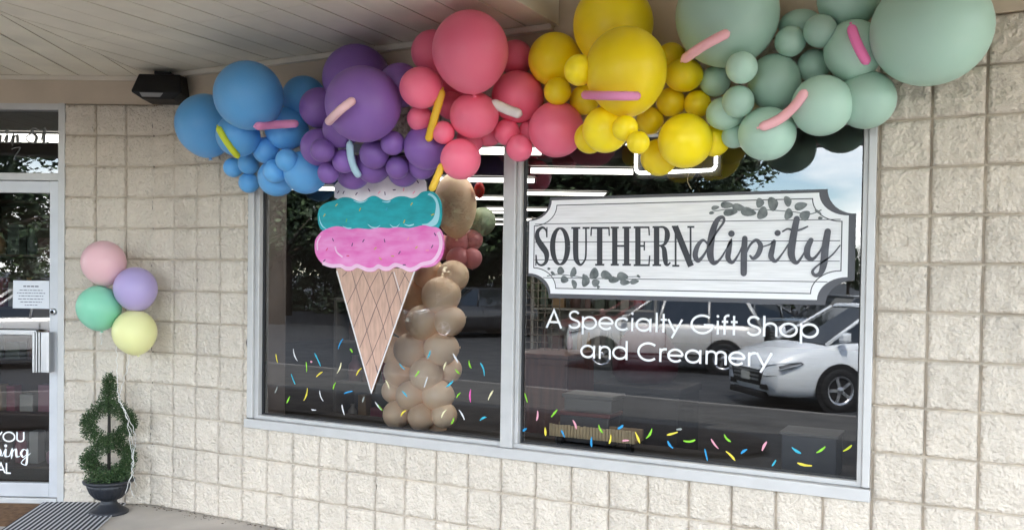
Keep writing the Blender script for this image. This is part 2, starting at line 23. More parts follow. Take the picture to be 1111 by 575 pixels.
ICE = {'white':[(1.4827,1.9973),(1.4835,2.048),(1.4917,2.0759),(1.5452,2.0965),(1.7392,2.106),(1.9793,2.1022),(2.0828,2.0929),(2.115,2.0704),(2.1217,2.0488),(2.116,2.0064),(2.0071,1.972),(1.8492,1.9544),(1.6726,1.9587),(1.5326,1.9791)],'teal':[(1.3842,1.8121),(1.3649,1.8466),(1.3614,1.898),(1.3754,1.9376),(1.4185,1.965),(1.49,1.9802),(1.5465,1.9955),(1.6028,1.9906),(1.6586,1.9702),(1.6999,1.9724),(1.7407,1.9935),(1.7814,1.9967),(1.8356,1.9733),(1.8757,1.9701),(1.9284,1.9882),(1.9809,1.9889),(2.033,1.9767),(2.0651,1.9865),(2.0968,2.0091),(2.1476,2.0129),(2.192,1.9935),(2.2215,1.9504),(2.2272,1.8975),(2.223,1.8447),(2.2073,1.8079),(2.1887,1.7922),(2.1383,1.7821),(1.7435,1.7859),(1.4639,1.7885)],'tealshine':[(2.1352,1.993),(2.1671,1.9783),(2.1902,1.9459),(2.1871,1.8983),(2.1726,1.8615),(2.1375,1.8354),(2.0994,1.8306),(2.1378,1.8162),(2.1882,1.8241),(2.2103,1.8555),(2.2159,1.903),(2.2052,1.9508),(2.1859,1.9831),(2.1503,2.0022)],'pink':[(1.3945,1.8006),(1.4634,1.8225),(1.5133,1.8275),(1.5629,1.819),(1.6051,1.8095),(1.6607,1.8145),(1.7432,1.808),(1.8109,1.816),(1.8779,1.8119),(1.944,1.8165),(2.0094,1.8103),(2.0611,1.8172),(2.1122,1.8251),(2.1631,1.8159),(2.201,1.8112),(2.2289,1.7865),(2.2433,1.7389),(2.2428,1.6861),(2.2285,1.6438),(2.1914,1.6065),(2.1411,1.5923),(2.0965,1.5898),(2.0646,1.5734),(2.0259,1.5655),(1.9932,1.5781),(1.9537,1.594),(1.9142,1.5883),(1.8812,1.5716),(1.8411,1.5712),(1.8073,1.5819),(1.7737,1.565),(1.7259,1.5646),(1.6914,1.5753),(1.6567,1.5862),(1.6152,1.569),(1.5732,1.5686),(1.5377,1.5852),(1.4807,1.587),(1.4231,1.5979),(1.3793,1.6238),(1.3496,1.6638),(1.3403,1.7096),(1.3485,1.7553)],'cone':[(1.5016,1.5826),(1.5039,1.5664),(1.7651,0.8649),(2.0574,1.5718),(2.0603,1.5873)],'lattice':[[(1.6116,1.5751),(1.6501,1.4675),(1.6883,1.3605),(1.7284,1.2273),(1.8092,0.9769)],[(1.6957,1.5624),(1.7466,1.4693),(1.7923,1.3768),(1.8378,1.2716),(1.865,1.1797)],[(1.8174,1.577),(1.8479,1.4844),(1.8852,1.3594),(1.919,1.235)],[(1.9032,1.5646),(1.9415,1.4598),(1.9746,1.362)],[(1.5476,1.5337),(1.5813,1.5612)],[(1.5838,1.3711),(1.6499,1.481),(1.6989,1.5692)],[(1.6329,1.237),(1.6884,1.3537),(1.7499,1.476),(1.8061,1.5636)],[(1.6798,1.1241),(1.7333,1.2342),(1.7877,1.3566),(1.848,1.4778),(1.9032,1.5646)],[(1.7261,1.0255),(1.7714,1.1018),(1.8351,1.2316),(1.89,1.3596),(1.9446,1.4664),(1.9986,1.5656)],[(1.8141,0.9772),(1.797,1.0296)],[(1.8719,1.1468),(1.8375,1.0586)],[(1.9749,1.5653),(2.0232,1.5006)]],'drips':[[(1.4277,1.8116),(1.3985,1.829),(1.3793,1.8577),(1.3731,1.8921)],[(1.6238,1.9767),(1.6587,1.9646),(1.7,1.9658),(1.7272,1.9795)],[(1.7292,1.8358),(1.7567,1.8188),(1.7906,1.8162),(1.8174,1.8291)],[(1.8842,1.8336),(1.9043,1.8192),(1.9308,1.8188),(1.9503,1.8349)],[(1.829,1.9636),(1.8625,1.9595),(1.8864,1.9654)],[(1.9831,1.8322),(2.0157,1.8242),(2.048,1.8313)],[(1.5487,1.827),(1.584,1.8154),(1.612,1.8151)]],'pinkedge':[[(1.4012,1.6125),(1.4663,1.5959),(1.5375,1.5964),(1.573,1.5832),(1.615,1.5824),(1.6524,1.5973),(1.6941,1.5865),(1.7326,1.5757),(1.7735,1.5783),(1.8071,1.5962),(1.8409,1.5844),(1.881,1.5847),(1.9205,1.6047),(1.9733,1.5942),(2.0192,1.5783),(2.0643,1.5895),(2.1026,1.6091),(2.166,1.6223),(2.2033,1.6543),(2.2251,1.702),(2.2244,1.7496),(2.2076,1.7868)],[(1.4935,1.7092),(1.5081,1.6753),(1.551,1.6472)],[(1.364,1.6866),(1.3605,1.7324),(1.3847,1.7722)]],'dash':[(1.5136,2.0268,50,'dk'),(1.5532,2.0234,60,'dk'),(1.647,2.0128,45,'dk'),(1.7375,2.0311,-50,'dk'),(1.8485,2.009,-80,'dk'),(1.912,2.0267,0,'dk'),(1.9764,2.0268,80,'pin'),(2.0455,2.0085,45,'pin'),(2.0704,2.0666,-50,'dk'),(1.8081,2.0157,40,'pin'),(1.4122,1.8936,50,'yel'),(1.5018,1.9517,40,'yel'),(1.6731,1.9221,60,'yel'),(1.5764,1.8603,70,'grn'),(1.9828,1.8484,65,'yel'),(2.0309,1.9445,50,'yel'),(2.171,1.8827,20,'yel'),(1.8604,1.9213,60,'tl'),(1.4155,1.6263,40,'dk'),(1.4787,1.7488,-60,'dk'),(1.4335,1.6923,50,'red'),(1.6202,1.72,70,'dk'),(1.7002,1.7419,50,'dk'),(1.8495,1.7411,-75,'dk'),(1.5889,1.6551,0,'red'),(1.8213,1.6391,-30,'yel'),(1.9525,1.6733,50,'dk'),(1.9863,1.6051,0,'dk'),(2.171,1.7074,55,'dk'),(2.189,1.7742,-50,'dk'),(2.0666,1.7023,40,'yel'),(2.1397,1.6862,0,'pin'),(1.7854,1.6974,40,'yel'),(2.0103,1.751,60,'pin'),(1.9066,1.6536,0,'yel')]}
TROF = [[0.52, 3.38, 2.77], [-0.72, 5.71, 2.77], [0.79, 5.28, 2.77], [-0.58, 7.72, 2.77], [-2.09, 8.02, 2.77], [-2.6, 10.22, 2.77], [-3.6, 10.63, 2.77], [-4.1, 12.7, 2.77], [-3.86, 5.73, 2.77], [-5.37, 14.06, 2.77], [-2.94, 1.14, 2.77], [1.9, 0.75, 2.77], [3.6, 0.95, 2.77], [0.75, 1.25, 2.77], [2.9, 1.55, 2.77], [4.9, 1.9, 2.77], [2.6, 3.6, 2.77]]  # trailing entries: unseen panels behind the garland, added to light the balloon column

# ------------------------------------------------------------------ helpers
def tag(o, label=None, cat=None, group=None, kind=None):
    if label: o['label'] = label
    if cat: o['category'] = cat
    if group: o['group'] = group
    if kind: o['kind'] = kind
    return o
def empty(name, loc=(0, 0, 0), label=None, cat=None, group=None, rz=0):
    o = bpy.data.objects.new(name, None); COL.objects.link(o)
    o.location = loc; o.rotation_euler = (0, 0, rz); o.empty_display_size = .1
    return tag(o, label, cat, group)
class MB:
    """collects faces; build() links them as one mesh object"""
    def __init__(s): s.v = []; s.f = []; s.m = []; s.sm = []
    def add(s, vs, fs, mi=0, smooth=False):
        n = len(s.v); s.v += [tuple(map(float, v)) for v in vs]
        for f in fs: s.f.append([i + n for i in f]); s.m.append(mi); s.sm.append(smooth)
    def box(s, a, b, mi=0, M=None):
        x0, y0, z0 = a; x1, y1, z1 = b
        vs = [(x0,y0,z0),(x1,y0,z0),(x1,y1,z0),(x0,y1,z0),(x0,y0,z1),(x1,y0,z1),(x1,y1,z1),(x0,y1,z1)]
        if M: vs = [M @ Vector(v) for v in vs]
        s.add(vs, [(0,3,2,1),(4,5,6,7),(0,1,5,4),(1,2,6,5),(2,3,7,6),(3,0,4,7)], mi)
    def lathe(s, prof, n=24, mi=0, M=None, smooth=True, flute=0, nf=0, cap=True):
        vs = []
        for r, z in prof:
            for k in range(n):
                a = 2*math.pi*k/n; rr = r*(1 + flute*math.cos(nf*a)) if nf else r
                v = Vector((rr*math.cos(a), rr*math.sin(a), z)); vs.append(M @ v if M else v)
        fs = []
        for i in range(len(prof)-1):
            for k in range(n):
                fs.append((i*n+k, i*n+(k+1) % n, (i+1)*n+(k+1) % n, (i+1)*n+k))
        if cap and prof[0][0] > 1e-6: fs.append(tuple(reversed(range(n))))
        if cap and prof[-1][0] > 1e-6: fs.append(tuple(range((len(prof)-1)*n, len(prof)*n)))
        s.add(vs, fs, mi, smooth)
    def tube(s, pts, r, n=8, mi=0, cap=True, smooth=True):
        pts = [Vector(p) for p in pts]; rs = r if isinstance(r, (list, tuple)) else [r]*len(pts)
        vs = []; up = Vector((.03, .02, 1))
        for i, p in enumerate(pts):
            t = (pts[min(i+1, len(pts)-1)] - pts[max(i-1, 0)]).normalized()
            a = t.cross(up)
            if a.length < .1: a = t.cross(Vector((1, .1, 0)))
            a.normalize(); b = t.cross(a)
            for k in range(n):
                an = 2*math.pi*k/n; vs.append(p + (a*math.cos(an) + b*math.sin(an))*rs[i])
        fs = [(i*n+k, i*n+(k+1) % n, (i+1)*n+(k+1) % n, (i+1)*n+k) for i in range(len(pts)-1) for k in range(n)]
        if cap: fs += [tuple(reversed(range(n))), tuple(range((len(pts)-1)*n, len(pts)*n))]
        s.add(vs, fs, mi, smooth)
    def build(s, name, mats, parent=None, bevel=0, seg=2):
        me = bpy.data.meshes.new(name); me.from_pydata(s.v, [], s.f)
        for m in (mats if isinstance(mats, (list, tuple)) else [mats]): me.materials.append(m)
        me.polygons.foreach_set('material_index', s.m); me.polygons.foreach_set('use_smooth', s.sm)
        me.update()
        o = bpy.data.objects.new(name, me); COL.objects.link(o)
        if parent: o.parent = parent
        if bevel:
            b = o.modifiers.new('bevel', 'BEVEL'); b.width = bevel; b.segments = seg; b.limit_method = 'ANGLE'; b.angle_limit = R(40)
        return o
def copy_tree(o, parent=None):
    c = o.copy(); COL.objects.link(c); c.parent = parent
    for ch in list(o.children): copy_tree(ch, c)
    return c
def smooth_line(pts, k=6):
    """Catmull-Rom through points of any dimension"""
    P = [np.array(p, float) for p in pts]
    if len(P) < 3: return P
    o = []
    for i in range(len(P)-1):
        a, b, c, d = P[max(i-1, 0)], P[i], P[i+1], P[min(i+2, len(P)-1)]
        for j in range(k):
            t = j/k
            o.append(.5*(2*b + (c-a)*t + (2*a-5*b+4*c-d)*t*t + (3*b-a-3*c+d)*t**3))
    o.append(P[-1]); return o
def ribbon(mb, pts, plane, off, w=None, mi=0, roundcap=False):
    """a flat painted stroke; pts are (u,v) with width w, or (u,v,w)"""
    P = [np.array(p[:2], float) for p in pts]; W = [w if w else p[2] for p in pts]
    L = []; n = len(P)
    for i in range(n):
        a = P[i]-P[i-1] if i else P[1]-P[0]; b = P[i+1]-P[i] if i < n-1 else P[-1]-P[-2]
        a = a/(np.hypot(*a)+1e-9); b = b/(np.hypot(*b)+1e-9)
        nn = np.array([-(a+b)[1], (a+b)[0]]); nn = nn/(np.hypot(*nn)+1e-9)
        c = max(.45, nn @ np.array([-a[1], a[0]]))
        L.append((P[i]+nn*W[i]/2/c, P[i]-nn*W[i]/2/c))
    vs = []
    for l, r in L: vs += [plane(l[0], l[1], off), plane(r[0], r[1], off)]
    mb.add(vs, [(2*i, 2*i+1, 2*i+3, 2*i+2) for i in range(n-1)], mi)
    if roundcap:
        for q, ww, k in ((P[0], W[0], 1), (P[-1], W[-1], 2)):
            disc(mb, q[0], q[1], ww*.499, ww*.499, 0, plane, off + .00008*k, mi)
def disc(mb, u, v, a, b, ang, plane, off, mi=0, n=16, leaf=False):
    ca, sa = math.cos(R(ang)), math.sin(R(ang)); vs = []
    for k in range(n):
        t = 2*math.pi*k/n; x, y = a*math.cos(t), b*math.sin(t)
        if leaf: y *= 1 - .35*math.cos(t)
        vs.append(plane(u + x*ca - y*sa, v + x*sa + y*ca, off))
    mb.add(vs, [tuple(range(n))], mi)

# ------------------------------------------------------------------ materials
def mat(name, col, rough=.6, metal=0, var=0, vscale=8, bump=0, bscale=60, spec=.5, emit=0, sss=0, coat=0, stretch=None, col2=None, detail=4):
    m = bpy.data.materials.new(name); m.use_nodes = True; nt = m.node_tree; b = nt.nodes['Principled BSDF']
    b.inputs['Base Color'].default_value = (*col, 1); b.inputs['Roughness'].default_value = rough
    b.inputs['Metallic'].default_value = metal; b.inputs['Specular IOR Level'].default_value = spec
    if coat: b.inputs['Coat Weight'].default_value = coat; b.inputs['Coat Roughness'].default_value = .06
    if emit: b.inputs['Emission Color'].default_value = (*col, 1); b.inputs['Emission Strength'].default_value = emit
    if sss:
        b.inputs['Subsurface Weight'].default_value = sss; b.inputs['Subsurface Radius'].default_value = (.05, .05, .05); b.inputs['Subsurface Scale'].default_value = .5
    if var or bump:
        tc = nt.nodes.new('ShaderNodeTexCoord'); src = tc.outputs['Object']
        if stretch:
            mp = nt.nodes.new('ShaderNodeMapping'); mp.inputs['Scale'].default_value = stretch
            nt.links.new(src, mp.inputs['Vector']); src = mp.outputs['Vector']
    if var:
        n = nt.nodes.new('ShaderNodeTexNoise'); n.inputs['Scale'].default_value = vscale; n.inputs['Detail'].default_value = detail
        nt.links.new(src, n.inputs['Vector'])
        cr = nt.nodes.new('ShaderNodeValToRGB'); cr.color_ramp.elements[0].position = .3; cr.color_ramp.elements[1].position = .7
        c2 = col2 or tuple(c*(1-var) for c in col)
        cr.color_ramp.elements[0].color = (*c2, 1); cr.color_ramp.elements[1].color = (*[min(1, c*(1+(var*.5 if not col2 else 0))) for c in col], 1)
        nt.links.new(n.outputs['Fac'], cr.inputs['Fac']); nt.links.new(cr.outputs['Color'], b.inputs['Base Color'])
    if bump:
        n2 = nt.nodes.new('ShaderNodeTexNoise'); n2.inputs['Scale'].default_value = bscale; n2.inputs['Detail'].default_value = 5
        nt.links.new(src, n2.inputs['Vector'])
        bp = nt.nodes.new('ShaderNodeBump'); bp.inputs['Strength'].default_value = bump; bp.inputs['Distance'].default_value = .022 if 'split_face' in name else .01
        nt.links.new(n2.outputs['Fac'], bp.inputs['Height']); nt.links.new(bp.outputs['Normal'], b.inputs['Normal'])
    return m
def srgb(r, g, b): return tuple(((c/255+.055)/1.055)**2.4 if c > 10 else c/255/12.92 for c in (r, g, b))
def glass_mat(name, tint=.82, gain=2.3, base=.03, gcol=(.95, .98, 1)):
    m = bpy.data.materials.new(name); m.use_nodes = True; nt = m.node_tree; nt.nodes.clear()
    out = nt.nodes.new('ShaderNodeOutputMaterial'); mix = nt.nodes.new('ShaderNodeMixShader')
    t = nt.nodes.new('ShaderNodeBsdfTransparent'); t.inputs['Color'].default_value = (tint, tint*1.01, tint*1.0, 1)
    g = nt.nodes.new('ShaderNodeBsdfGlossy'); g.inputs['Roughness'].default_value = 0; g.inputs['Color'].default_value = (*gcol, 1)
    fr = nt.nodes.new('ShaderNodeFresnel'); fr.inputs['IOR'].default_value = 1.5
    # same on both sides of the thin pane: feed the angle through a normal that faces the viewer
    ma = nt.nodes.new('ShaderNodeMath'); ma.operation = 'MULTIPLY_ADD'; ma.use_clamp = True
    ma.inputs[1].default_value = gain; ma.inputs[2].default_value = base
    nt.links.new(fr.outputs[0], ma.inputs[0]); nt.links.new(ma.outputs[0], mix.inputs[0])
    nt.links.new(t.outputs[0], mix.inputs[1]); nt.links.new(g.outputs[0], mix.inputs[2]); nt.links.new(mix.outputs[0], out.inputs[0])
    return m
def balloon_mat(name, col, rough=.38):
    m = bpy.data.materials.new(name); m.use_nodes = True; nt = m.node_tree; b = nt.nodes['Principled BSDF']
    oi = nt.nodes.new('ShaderNodeObjectInfo'); hs = nt.nodes.new('ShaderNodeHueSaturation')
    hs.inputs['Color'].default_value = (*col, 1)
    mr = nt.nodes.new('ShaderNodeMapRange'); mr.inputs['To Min'].default_value = .86; mr.inputs['To Max'].default_value = 1.12
    nt.links.new(oi.outputs['Random'], mr.inputs['Value']); nt.links.new(mr.outputs[0], hs.inputs['Value'])
    nt.links.new(hs.outputs[0], b.inputs['Base Color'])
    b.inputs['Roughness'].default_value = rough; b.inputs['Specular IOR Level'].default_value = .35
    b.inputs['Subsurface Weight'].default_value = .25; b.inputs['Subsurface Radius'].default_value = (.06, .05, .05); b.inputs['Subsurface Scale'].default_value = .8
    tc = nt.nodes.new('ShaderNodeTexCoord'); n = nt.nodes.new('ShaderNodeTexNoise'); n.inputs['Scale'].default_value = 1.2
    nt.links.new(tc.outputs['Object'], n.inputs['Vector'])
    m2 = nt.nodes.new('ShaderNodeMapRange'); m2.inputs['To Min'].default_value = .93; m2.inputs['To Max'].default_value = 1.05
    nt.links.new(n.outputs['Fac'], m2.inputs['Value']); nt.links.new(m2.outputs[0], hs.inputs['Saturation'])
    return m

M = {}
M['block'] = mat('split_face_block_paint', (.735, .65, .545), .75, var=.05, vscale=5, bump=1.0, bscale=60, spec=.25)
def per_block(m):
    nt = m.node_tree; b = nt.nodes['Principled BSDF']; src = b.inputs['Base Color'].links[0].from_socket
    tc = nt.nodes.new('ShaderNodeTexCoord'); sn = nt.nodes.new('ShaderNodeVectorMath'); sn.operation = 'SNAP'; sn.inputs[1].default_value = (.2032, 50, .2032)
    ad = nt.nodes.new('ShaderNodeVectorMath'); ad.operation = 'ADD'; ad.inputs[1].default_value = (.003, 25, .003)
    nt.links.new(tc.outputs['Object'], ad.inputs[0]); nt.links.new(ad.outputs[0], sn.inputs[0])
    wn = nt.nodes.new('ShaderNodeTexWhiteNoise'); wn.noise_dimensions = '3D'; nt.links.new(sn.outputs[0], wn.inputs['Vector'])
    mr = nt.nodes.new('ShaderNodeMapRange'); mr.inputs['To Min'].default_value = .95; mr.inputs['To Max'].default_value = 1.03; nt.links.new(wn.outputs['Value'], mr.inputs['Value'])
    # faint rain streaks and dust
    mp = nt.nodes.new('ShaderNodeMapping'); mp.inputs['Scale'].default_value = (9, 9, .7); nt.links.new(tc.outputs['Object'], mp.inputs['Vector'])
    nz = nt.nodes.new('ShaderNodeTexNoise'); nz.inputs['Scale'].default_value = 1.0; nz.inputs['Detail'].default_value = 6; nt.links.new(mp.outputs[0], nz.inputs['Vector'])
    m2 = nt.nodes.new('ShaderNodeMapRange'); m2.inputs['From Min'].default_value = .3; m2.inputs['From Max'].default_value = .7; m2.inputs['To Min'].default_value = .96; m2.inputs['To Max'].default_value = 1.02; nt.links.new(nz.outputs['Fac'], m2.inputs['Value'])
    mu = nt.nodes.new('ShaderNodeMath'); mu.operation = 'MULTIPLY'; nt.links.new(mr.outputs[0], mu.inputs[0]); nt.links.new(m2.outputs[0], mu.inputs[1])
    hs = nt.nodes.new('ShaderNodeHueSaturation'); nt.links.new(src, hs.inputs['Color']); nt.links.new(mu.outputs[0], hs.inputs['Value']); nt.links.new(hs.outputs[0], b.inputs['Base Color'])
per_block(M['block'])
M['mortar'] = mat('raked_mortar', (.56, .48, .385), .9, var=.35, vscale=4, bump=.4, bscale=120, spec=.2)  # joint dirt, its tone also deepened to stand in for weak groove shade
M['soffit'] = mat('soffit_paint', (.80, .745, .62), .5, var=.16, vscale=2.2, spec=.4)
M['gap'] = mat('soffit_gap', (.06, .05, .045), .9)
M['fascia'] = mat('fascia_paint', (.55, .45, .34), .6, var=.10, vscale=4, bump=.1, bscale=30)
M['trim'] = mat('trim_paint', (.66, .60, .50), .45, var=.08, vscale=6)
M['alu'] = mat('window_aluminium', (.54, .53, .515), .45, metal=.2, var=.06, vscale=10, bump=.05, bscale=90)
M['alu_dark'] = mat('gasket_rubber', (.02, .02, .022), .6)
M['white_alu'] = mat('white_door_paint', (.54, .545, .56), .4, metal=.15, var=.07, vscale=7)
M['glass'] = glass_mat('shop_glass', .80, 2.1, .02)
M['conc'] = mat('walkway_concrete', (.50, .455, .40), .85, var=.25, vscale=2.2, bump=.35, bscale=120, detail=8)
M['asph'] = mat('asphalt', (.026, .028, .032), .85, var=.35, vscale=1.2, bump=.5, bscale=160, detail=8)
M['mulch'] = mat('mulch', (.045, .03, .022), .95, var=.6, vscale=30, bump=1, bscale=70)
M['paintline'] = mat('parking_line_paint', (.7, .7, .68), .7, var=.2, vscale=10)
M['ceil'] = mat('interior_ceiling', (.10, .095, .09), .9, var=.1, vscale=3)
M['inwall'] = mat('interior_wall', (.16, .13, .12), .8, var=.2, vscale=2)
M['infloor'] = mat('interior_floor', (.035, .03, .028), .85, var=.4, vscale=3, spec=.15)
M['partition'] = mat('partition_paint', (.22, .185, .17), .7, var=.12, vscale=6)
M['roof'] = mat('roof_metal', (.25, .22, .2), .6)
M['troffer'] = mat('light_diffuser', (1, .97, .9), .5, emit=.85)
M['troffer_frame'] = mat('light_frame', (.5, .5, .48), .5)
M['black'] = mat('black_plastic', (.009, .008, .008), .5, bump=.05, bscale=80, spec=.25)
M['lens'] = mat('lamp_lens', (.22, .21, .20), .15, spec=.7)
M['chrome'] = mat('chrome', (.50, .51, .52), .3, metal=1)
M['steel'] = mat('brushed_steel', (.55, .55, .56), .35, metal=1, var=.1, vscale=20, stretch=(1, 1, .05))
for n, c in dict(blue=srgb(104, 178, 238), purple=srgb(134, 98, 172), pink=srgb(252, 122, 152), yellow=srgb(255, 226, 24), green=srgb(172, 204, 188),
                 tan=srgb(250, 214, 180), pinkin=srgb(218, 140, 146), clear=srgb(165, 180, 150), red=srgb(190, 30, 30), pastelpink=srgb(226, 182, 186), lavender=srgb(178, 162, 206),
                 mint=srgb(138, 208, 176), lemon=srgb(228, 226, 164), lime=srgb(196, 204, 40), candy=srgb(240, 152, 198), blush=srgb(250, 205, 210),
                 ice=srgb(185, 218, 235), gold=srgb(245, 200, 50), white=srgb(225, 225, 222), salmon=srgb(250, 185, 192), hot=srgb(246, 120, 180)).items():
    M['b_'+n] = balloon_mat('latex_'+n, c)
M['vinyl_white'] = mat('white_vinyl', (.86, .86, .86), .5)
M['vinyl_dark'] = mat('charcoal_print', (.035, .036, .042), .5)
M['vinyl_grey'] = mat('grey_print', (.10, .10, .115), .5, var=.55, vscale=14, col2=(.05, .05, .06))
M['wood_print'] = mat('whitewashed_plank_print', (.82, .81, .81), .5, var=.12, vscale=5, stretch=(1.2, 1, 22), detail=6)
M['leaf_print'] = mat('sprig_print', (.22, .24, .235), .5, var=.65, vscale=28, col2=(.07, .08, .08))
M['shadow_print'] = mat('plaque_edge_print', (.085, .085, .095), .5)
# ------------------------------------------------------------------ frames of reference
B = .2032
TH = R(26)
DL = Vector((-math.cos(TH), -math.sin(TH), 0)); NL = Vector((math.sin(TH), -math.cos(TH), 0))
def main_plane(u, v, off): return Vector((u, -off, v))          # wall with the window, faces -Y
def left_plane(s, v, off): return DL*s + NL*off + Vector((0, 0, v))   # angled wall with the door
GY = .05
def glass_plane(u, v, off): return Vector((u, GY - off, v))
WX0, WX1, WZ0, WZ1 = .855, 4.462, .606, 2.29
DX0, DX1, DTOP = .582, 1.64, 2.66
TOPZ = 13*B; SOF = 2.825
# ------------------------------------------------------------------ the building
bld = empty('shop_building', (1.5, 0, 0), 'cream split-face block shopfront with wide display window, plank soffit and glass door', 'building')
bld.location = (0, 0, 0)
def block_wall(us, ve, plane, holes, seed):
    """us: joint positions along the wall (first/last are ends); split faced blocks stand proud of recessed mortar"""
    rnd = random.Random(seed)
    tt = [0, .027, .037] + [.037 + .926*k/12 for k in range(1, 12)] + [.963, .973]
    U = []; 
    for i in range(len(us)-1):
        w = us[i+1]-us[i]; k = w/B
        U += [us[i] + w*t for t in tt]
    U.append(us[-1]); V = []
    nz = int(round(ve/B))
    for i in range(nz): V += [B*(i+t) for t in tt]
    V.append(nz*B)
    jd = {}
    def joint(i, j, k):
        if (i, j, k) not in jd: jd[(i, j, k)] = rnd.choice((-.019, -.018, -.012, -.009, -.016)) if k == 'v' else rnd.choice((-.015, -.012, -.011, -.017))
        return jd[(i, j, k)]
    nt = len(tt); nu, nv = len(U), len(V); vs = []
    tone = {}
    for b in range(nv):
        jb, tb = divmod(b, nt); eb = tb < 2 or tb > nt-2+0
        dv = min(tb, nt-tb)
        for a in range(nu):
            ia, ta = divmod(a, nt); du = min(ta, nt-ta)
            end = a == 0 or a == nu-1
            x, z = U[a], V[b]
            wob = .0022*noise.noise((x*9+seed, z*9, 3.1)); 
            p = Vector((x*1.0+seed*7, z, 0))
            rough = .010*noise.noise(p*13) + .017*abs(noise.noise(p*24)) + .010*noise.noise(p*52) - .005
            if (ia, jb) not in tone: tone[(ia, jb)] = rnd.uniform(-.0015, .0025)
            h = .006 + tone[(ia, jb)] + rough
            if dv == 0: h = joint(ia, jb + (1 if tb > nt//2 else 0), 'h') + .25*rough
            elif du == 0 and not end: h = joint(ia + (1 if ta > nt//2 else 0), jb, 'v') + .25*rough
            elif dv == 1: h = joint(ia, jb + (1 if tb > nt//2 else 0), 'h') + .25*rough + .001
            elif du == 1 and 1 < a < nu-2: h = joint(ia + (1 if ta > nt//2 else 0), jb, 'v') + .25*rough + .001
            elif dv == 2 or du == 2: h = .0045 + tone[(ia, jb)] + .35*rough
            vs.append(plane(x + (wob if dv and not end else 0), z + (wob if du and 0 < b < nv-1 else 0), h))
    fs = []; mi = []
    for b in range(nv-1):
        for a in range(nu-1):
            cx, cz = (U[a]+U[a+1])/2, (V[b]+V[b+1])/2
            if any(h0 < cx < h1 and z0 < cz < z1 for h0, h1, z0, z1 in holes): continue
            i = b*nu+a; fs.append((i, i+1, i+nu+1, i+nu))
            ta, tb = a % nt, b % nt
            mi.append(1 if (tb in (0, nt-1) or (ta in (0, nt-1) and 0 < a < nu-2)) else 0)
    return vs, fs, mi
mb = MB()
vs, fs, mi = block_wall([k*B for k in range(0, 45)], TOPZ, lambda u, v, h: Vector((u, -h, v)), [(WX0+.004, WX1-.004, WZ0+.004, WZ1-.004)], 1)
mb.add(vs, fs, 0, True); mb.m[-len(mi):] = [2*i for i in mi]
# upper wall up to the roof, window reveals, and the back of the wall
mb.add([(WX0, 0, WZ0), (WX0, .2, WZ0), (WX0, .2, WZ1), (WX0, 0, WZ1), (WX1, 0, WZ0), (WX1, .2, WZ0), (WX1, .2, WZ1), (WX1, 0, WZ1)], [(0, 1, 2, 3), (4, 7, 6, 5), (0, 4, 5, 1), (3, 2, 6, 7)], 0)
for x0, x1, z0, z1 in ((.02, WX0, 0, 3.4), (WX1, 44*B, 0, 3.4), (WX0, WX1, 0, WZ0), (WX0, WX1, WZ1, 3.4)):
    mb.add([(x0, .2, z0), (x1, .2, z0), (x1, .2, z1), (x0, .2, z1)], [(0, 1, 2, 3)], 1)
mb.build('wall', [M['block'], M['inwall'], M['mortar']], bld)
us = [0, .173] + [.173 + B*k for k in range(1, 3)]
mb = MB()
for us_, sd in (([0.0, .173, .173+B, .173+2*B], 2), ([DX1 - .01 + B*k for k in range(0, 14)], 3)):
    vs, fs, mi = block_wall(us_, TOPZ, lambda s, v, h: left_plane(s, v, h), [], sd)
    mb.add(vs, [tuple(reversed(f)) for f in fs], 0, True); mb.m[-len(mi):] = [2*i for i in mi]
for s0, s1, z0, z1 in ((0, .579, 0, 3.4), (1.63, 4.2, 0, 3.4), (.579, 1.63, DTOP, 3.4)):
    q = [left_plane(s0, z0, -.2), left_plane(s1, z0, -.2), left_plane(s1, z1, -.2), left_plane(s0, z1, -.2)]
    mb.add(q, [(0, 1, 2, 3)], 1)
q = [left_plane(s, z, o) for s in (.579, 1.632) for z in (0, DTOP) for o in (-.001, -.2)]
mb.add(q, [(0, 1, 3, 2), (4, 6, 7, 5), (2, 3, 7, 6)], 0)
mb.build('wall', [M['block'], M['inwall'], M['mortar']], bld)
# fascia band above the blocks, up to and past the soffit
mb = MB()
mb.box((0, -.012, TOPZ), (9, .2, 3.6)); mb.build('fascia', M['fascia'], bld, .003)
mb = MB(); n = len(mb.v)
A = [left_plane(s, z, o) for s in (0.004, 4.2) for z in (TOPZ, 3.6) for o in (.012, -.2)]
mb.add(A, [(0, 4, 6, 2), (1, 3, 7, 5), (0, 1, 5, 4), (2, 6, 7, 3), (0, 2, 3, 1), (4, 5, 7, 6)]); mb.build('fascia', M['fascia'], bld)
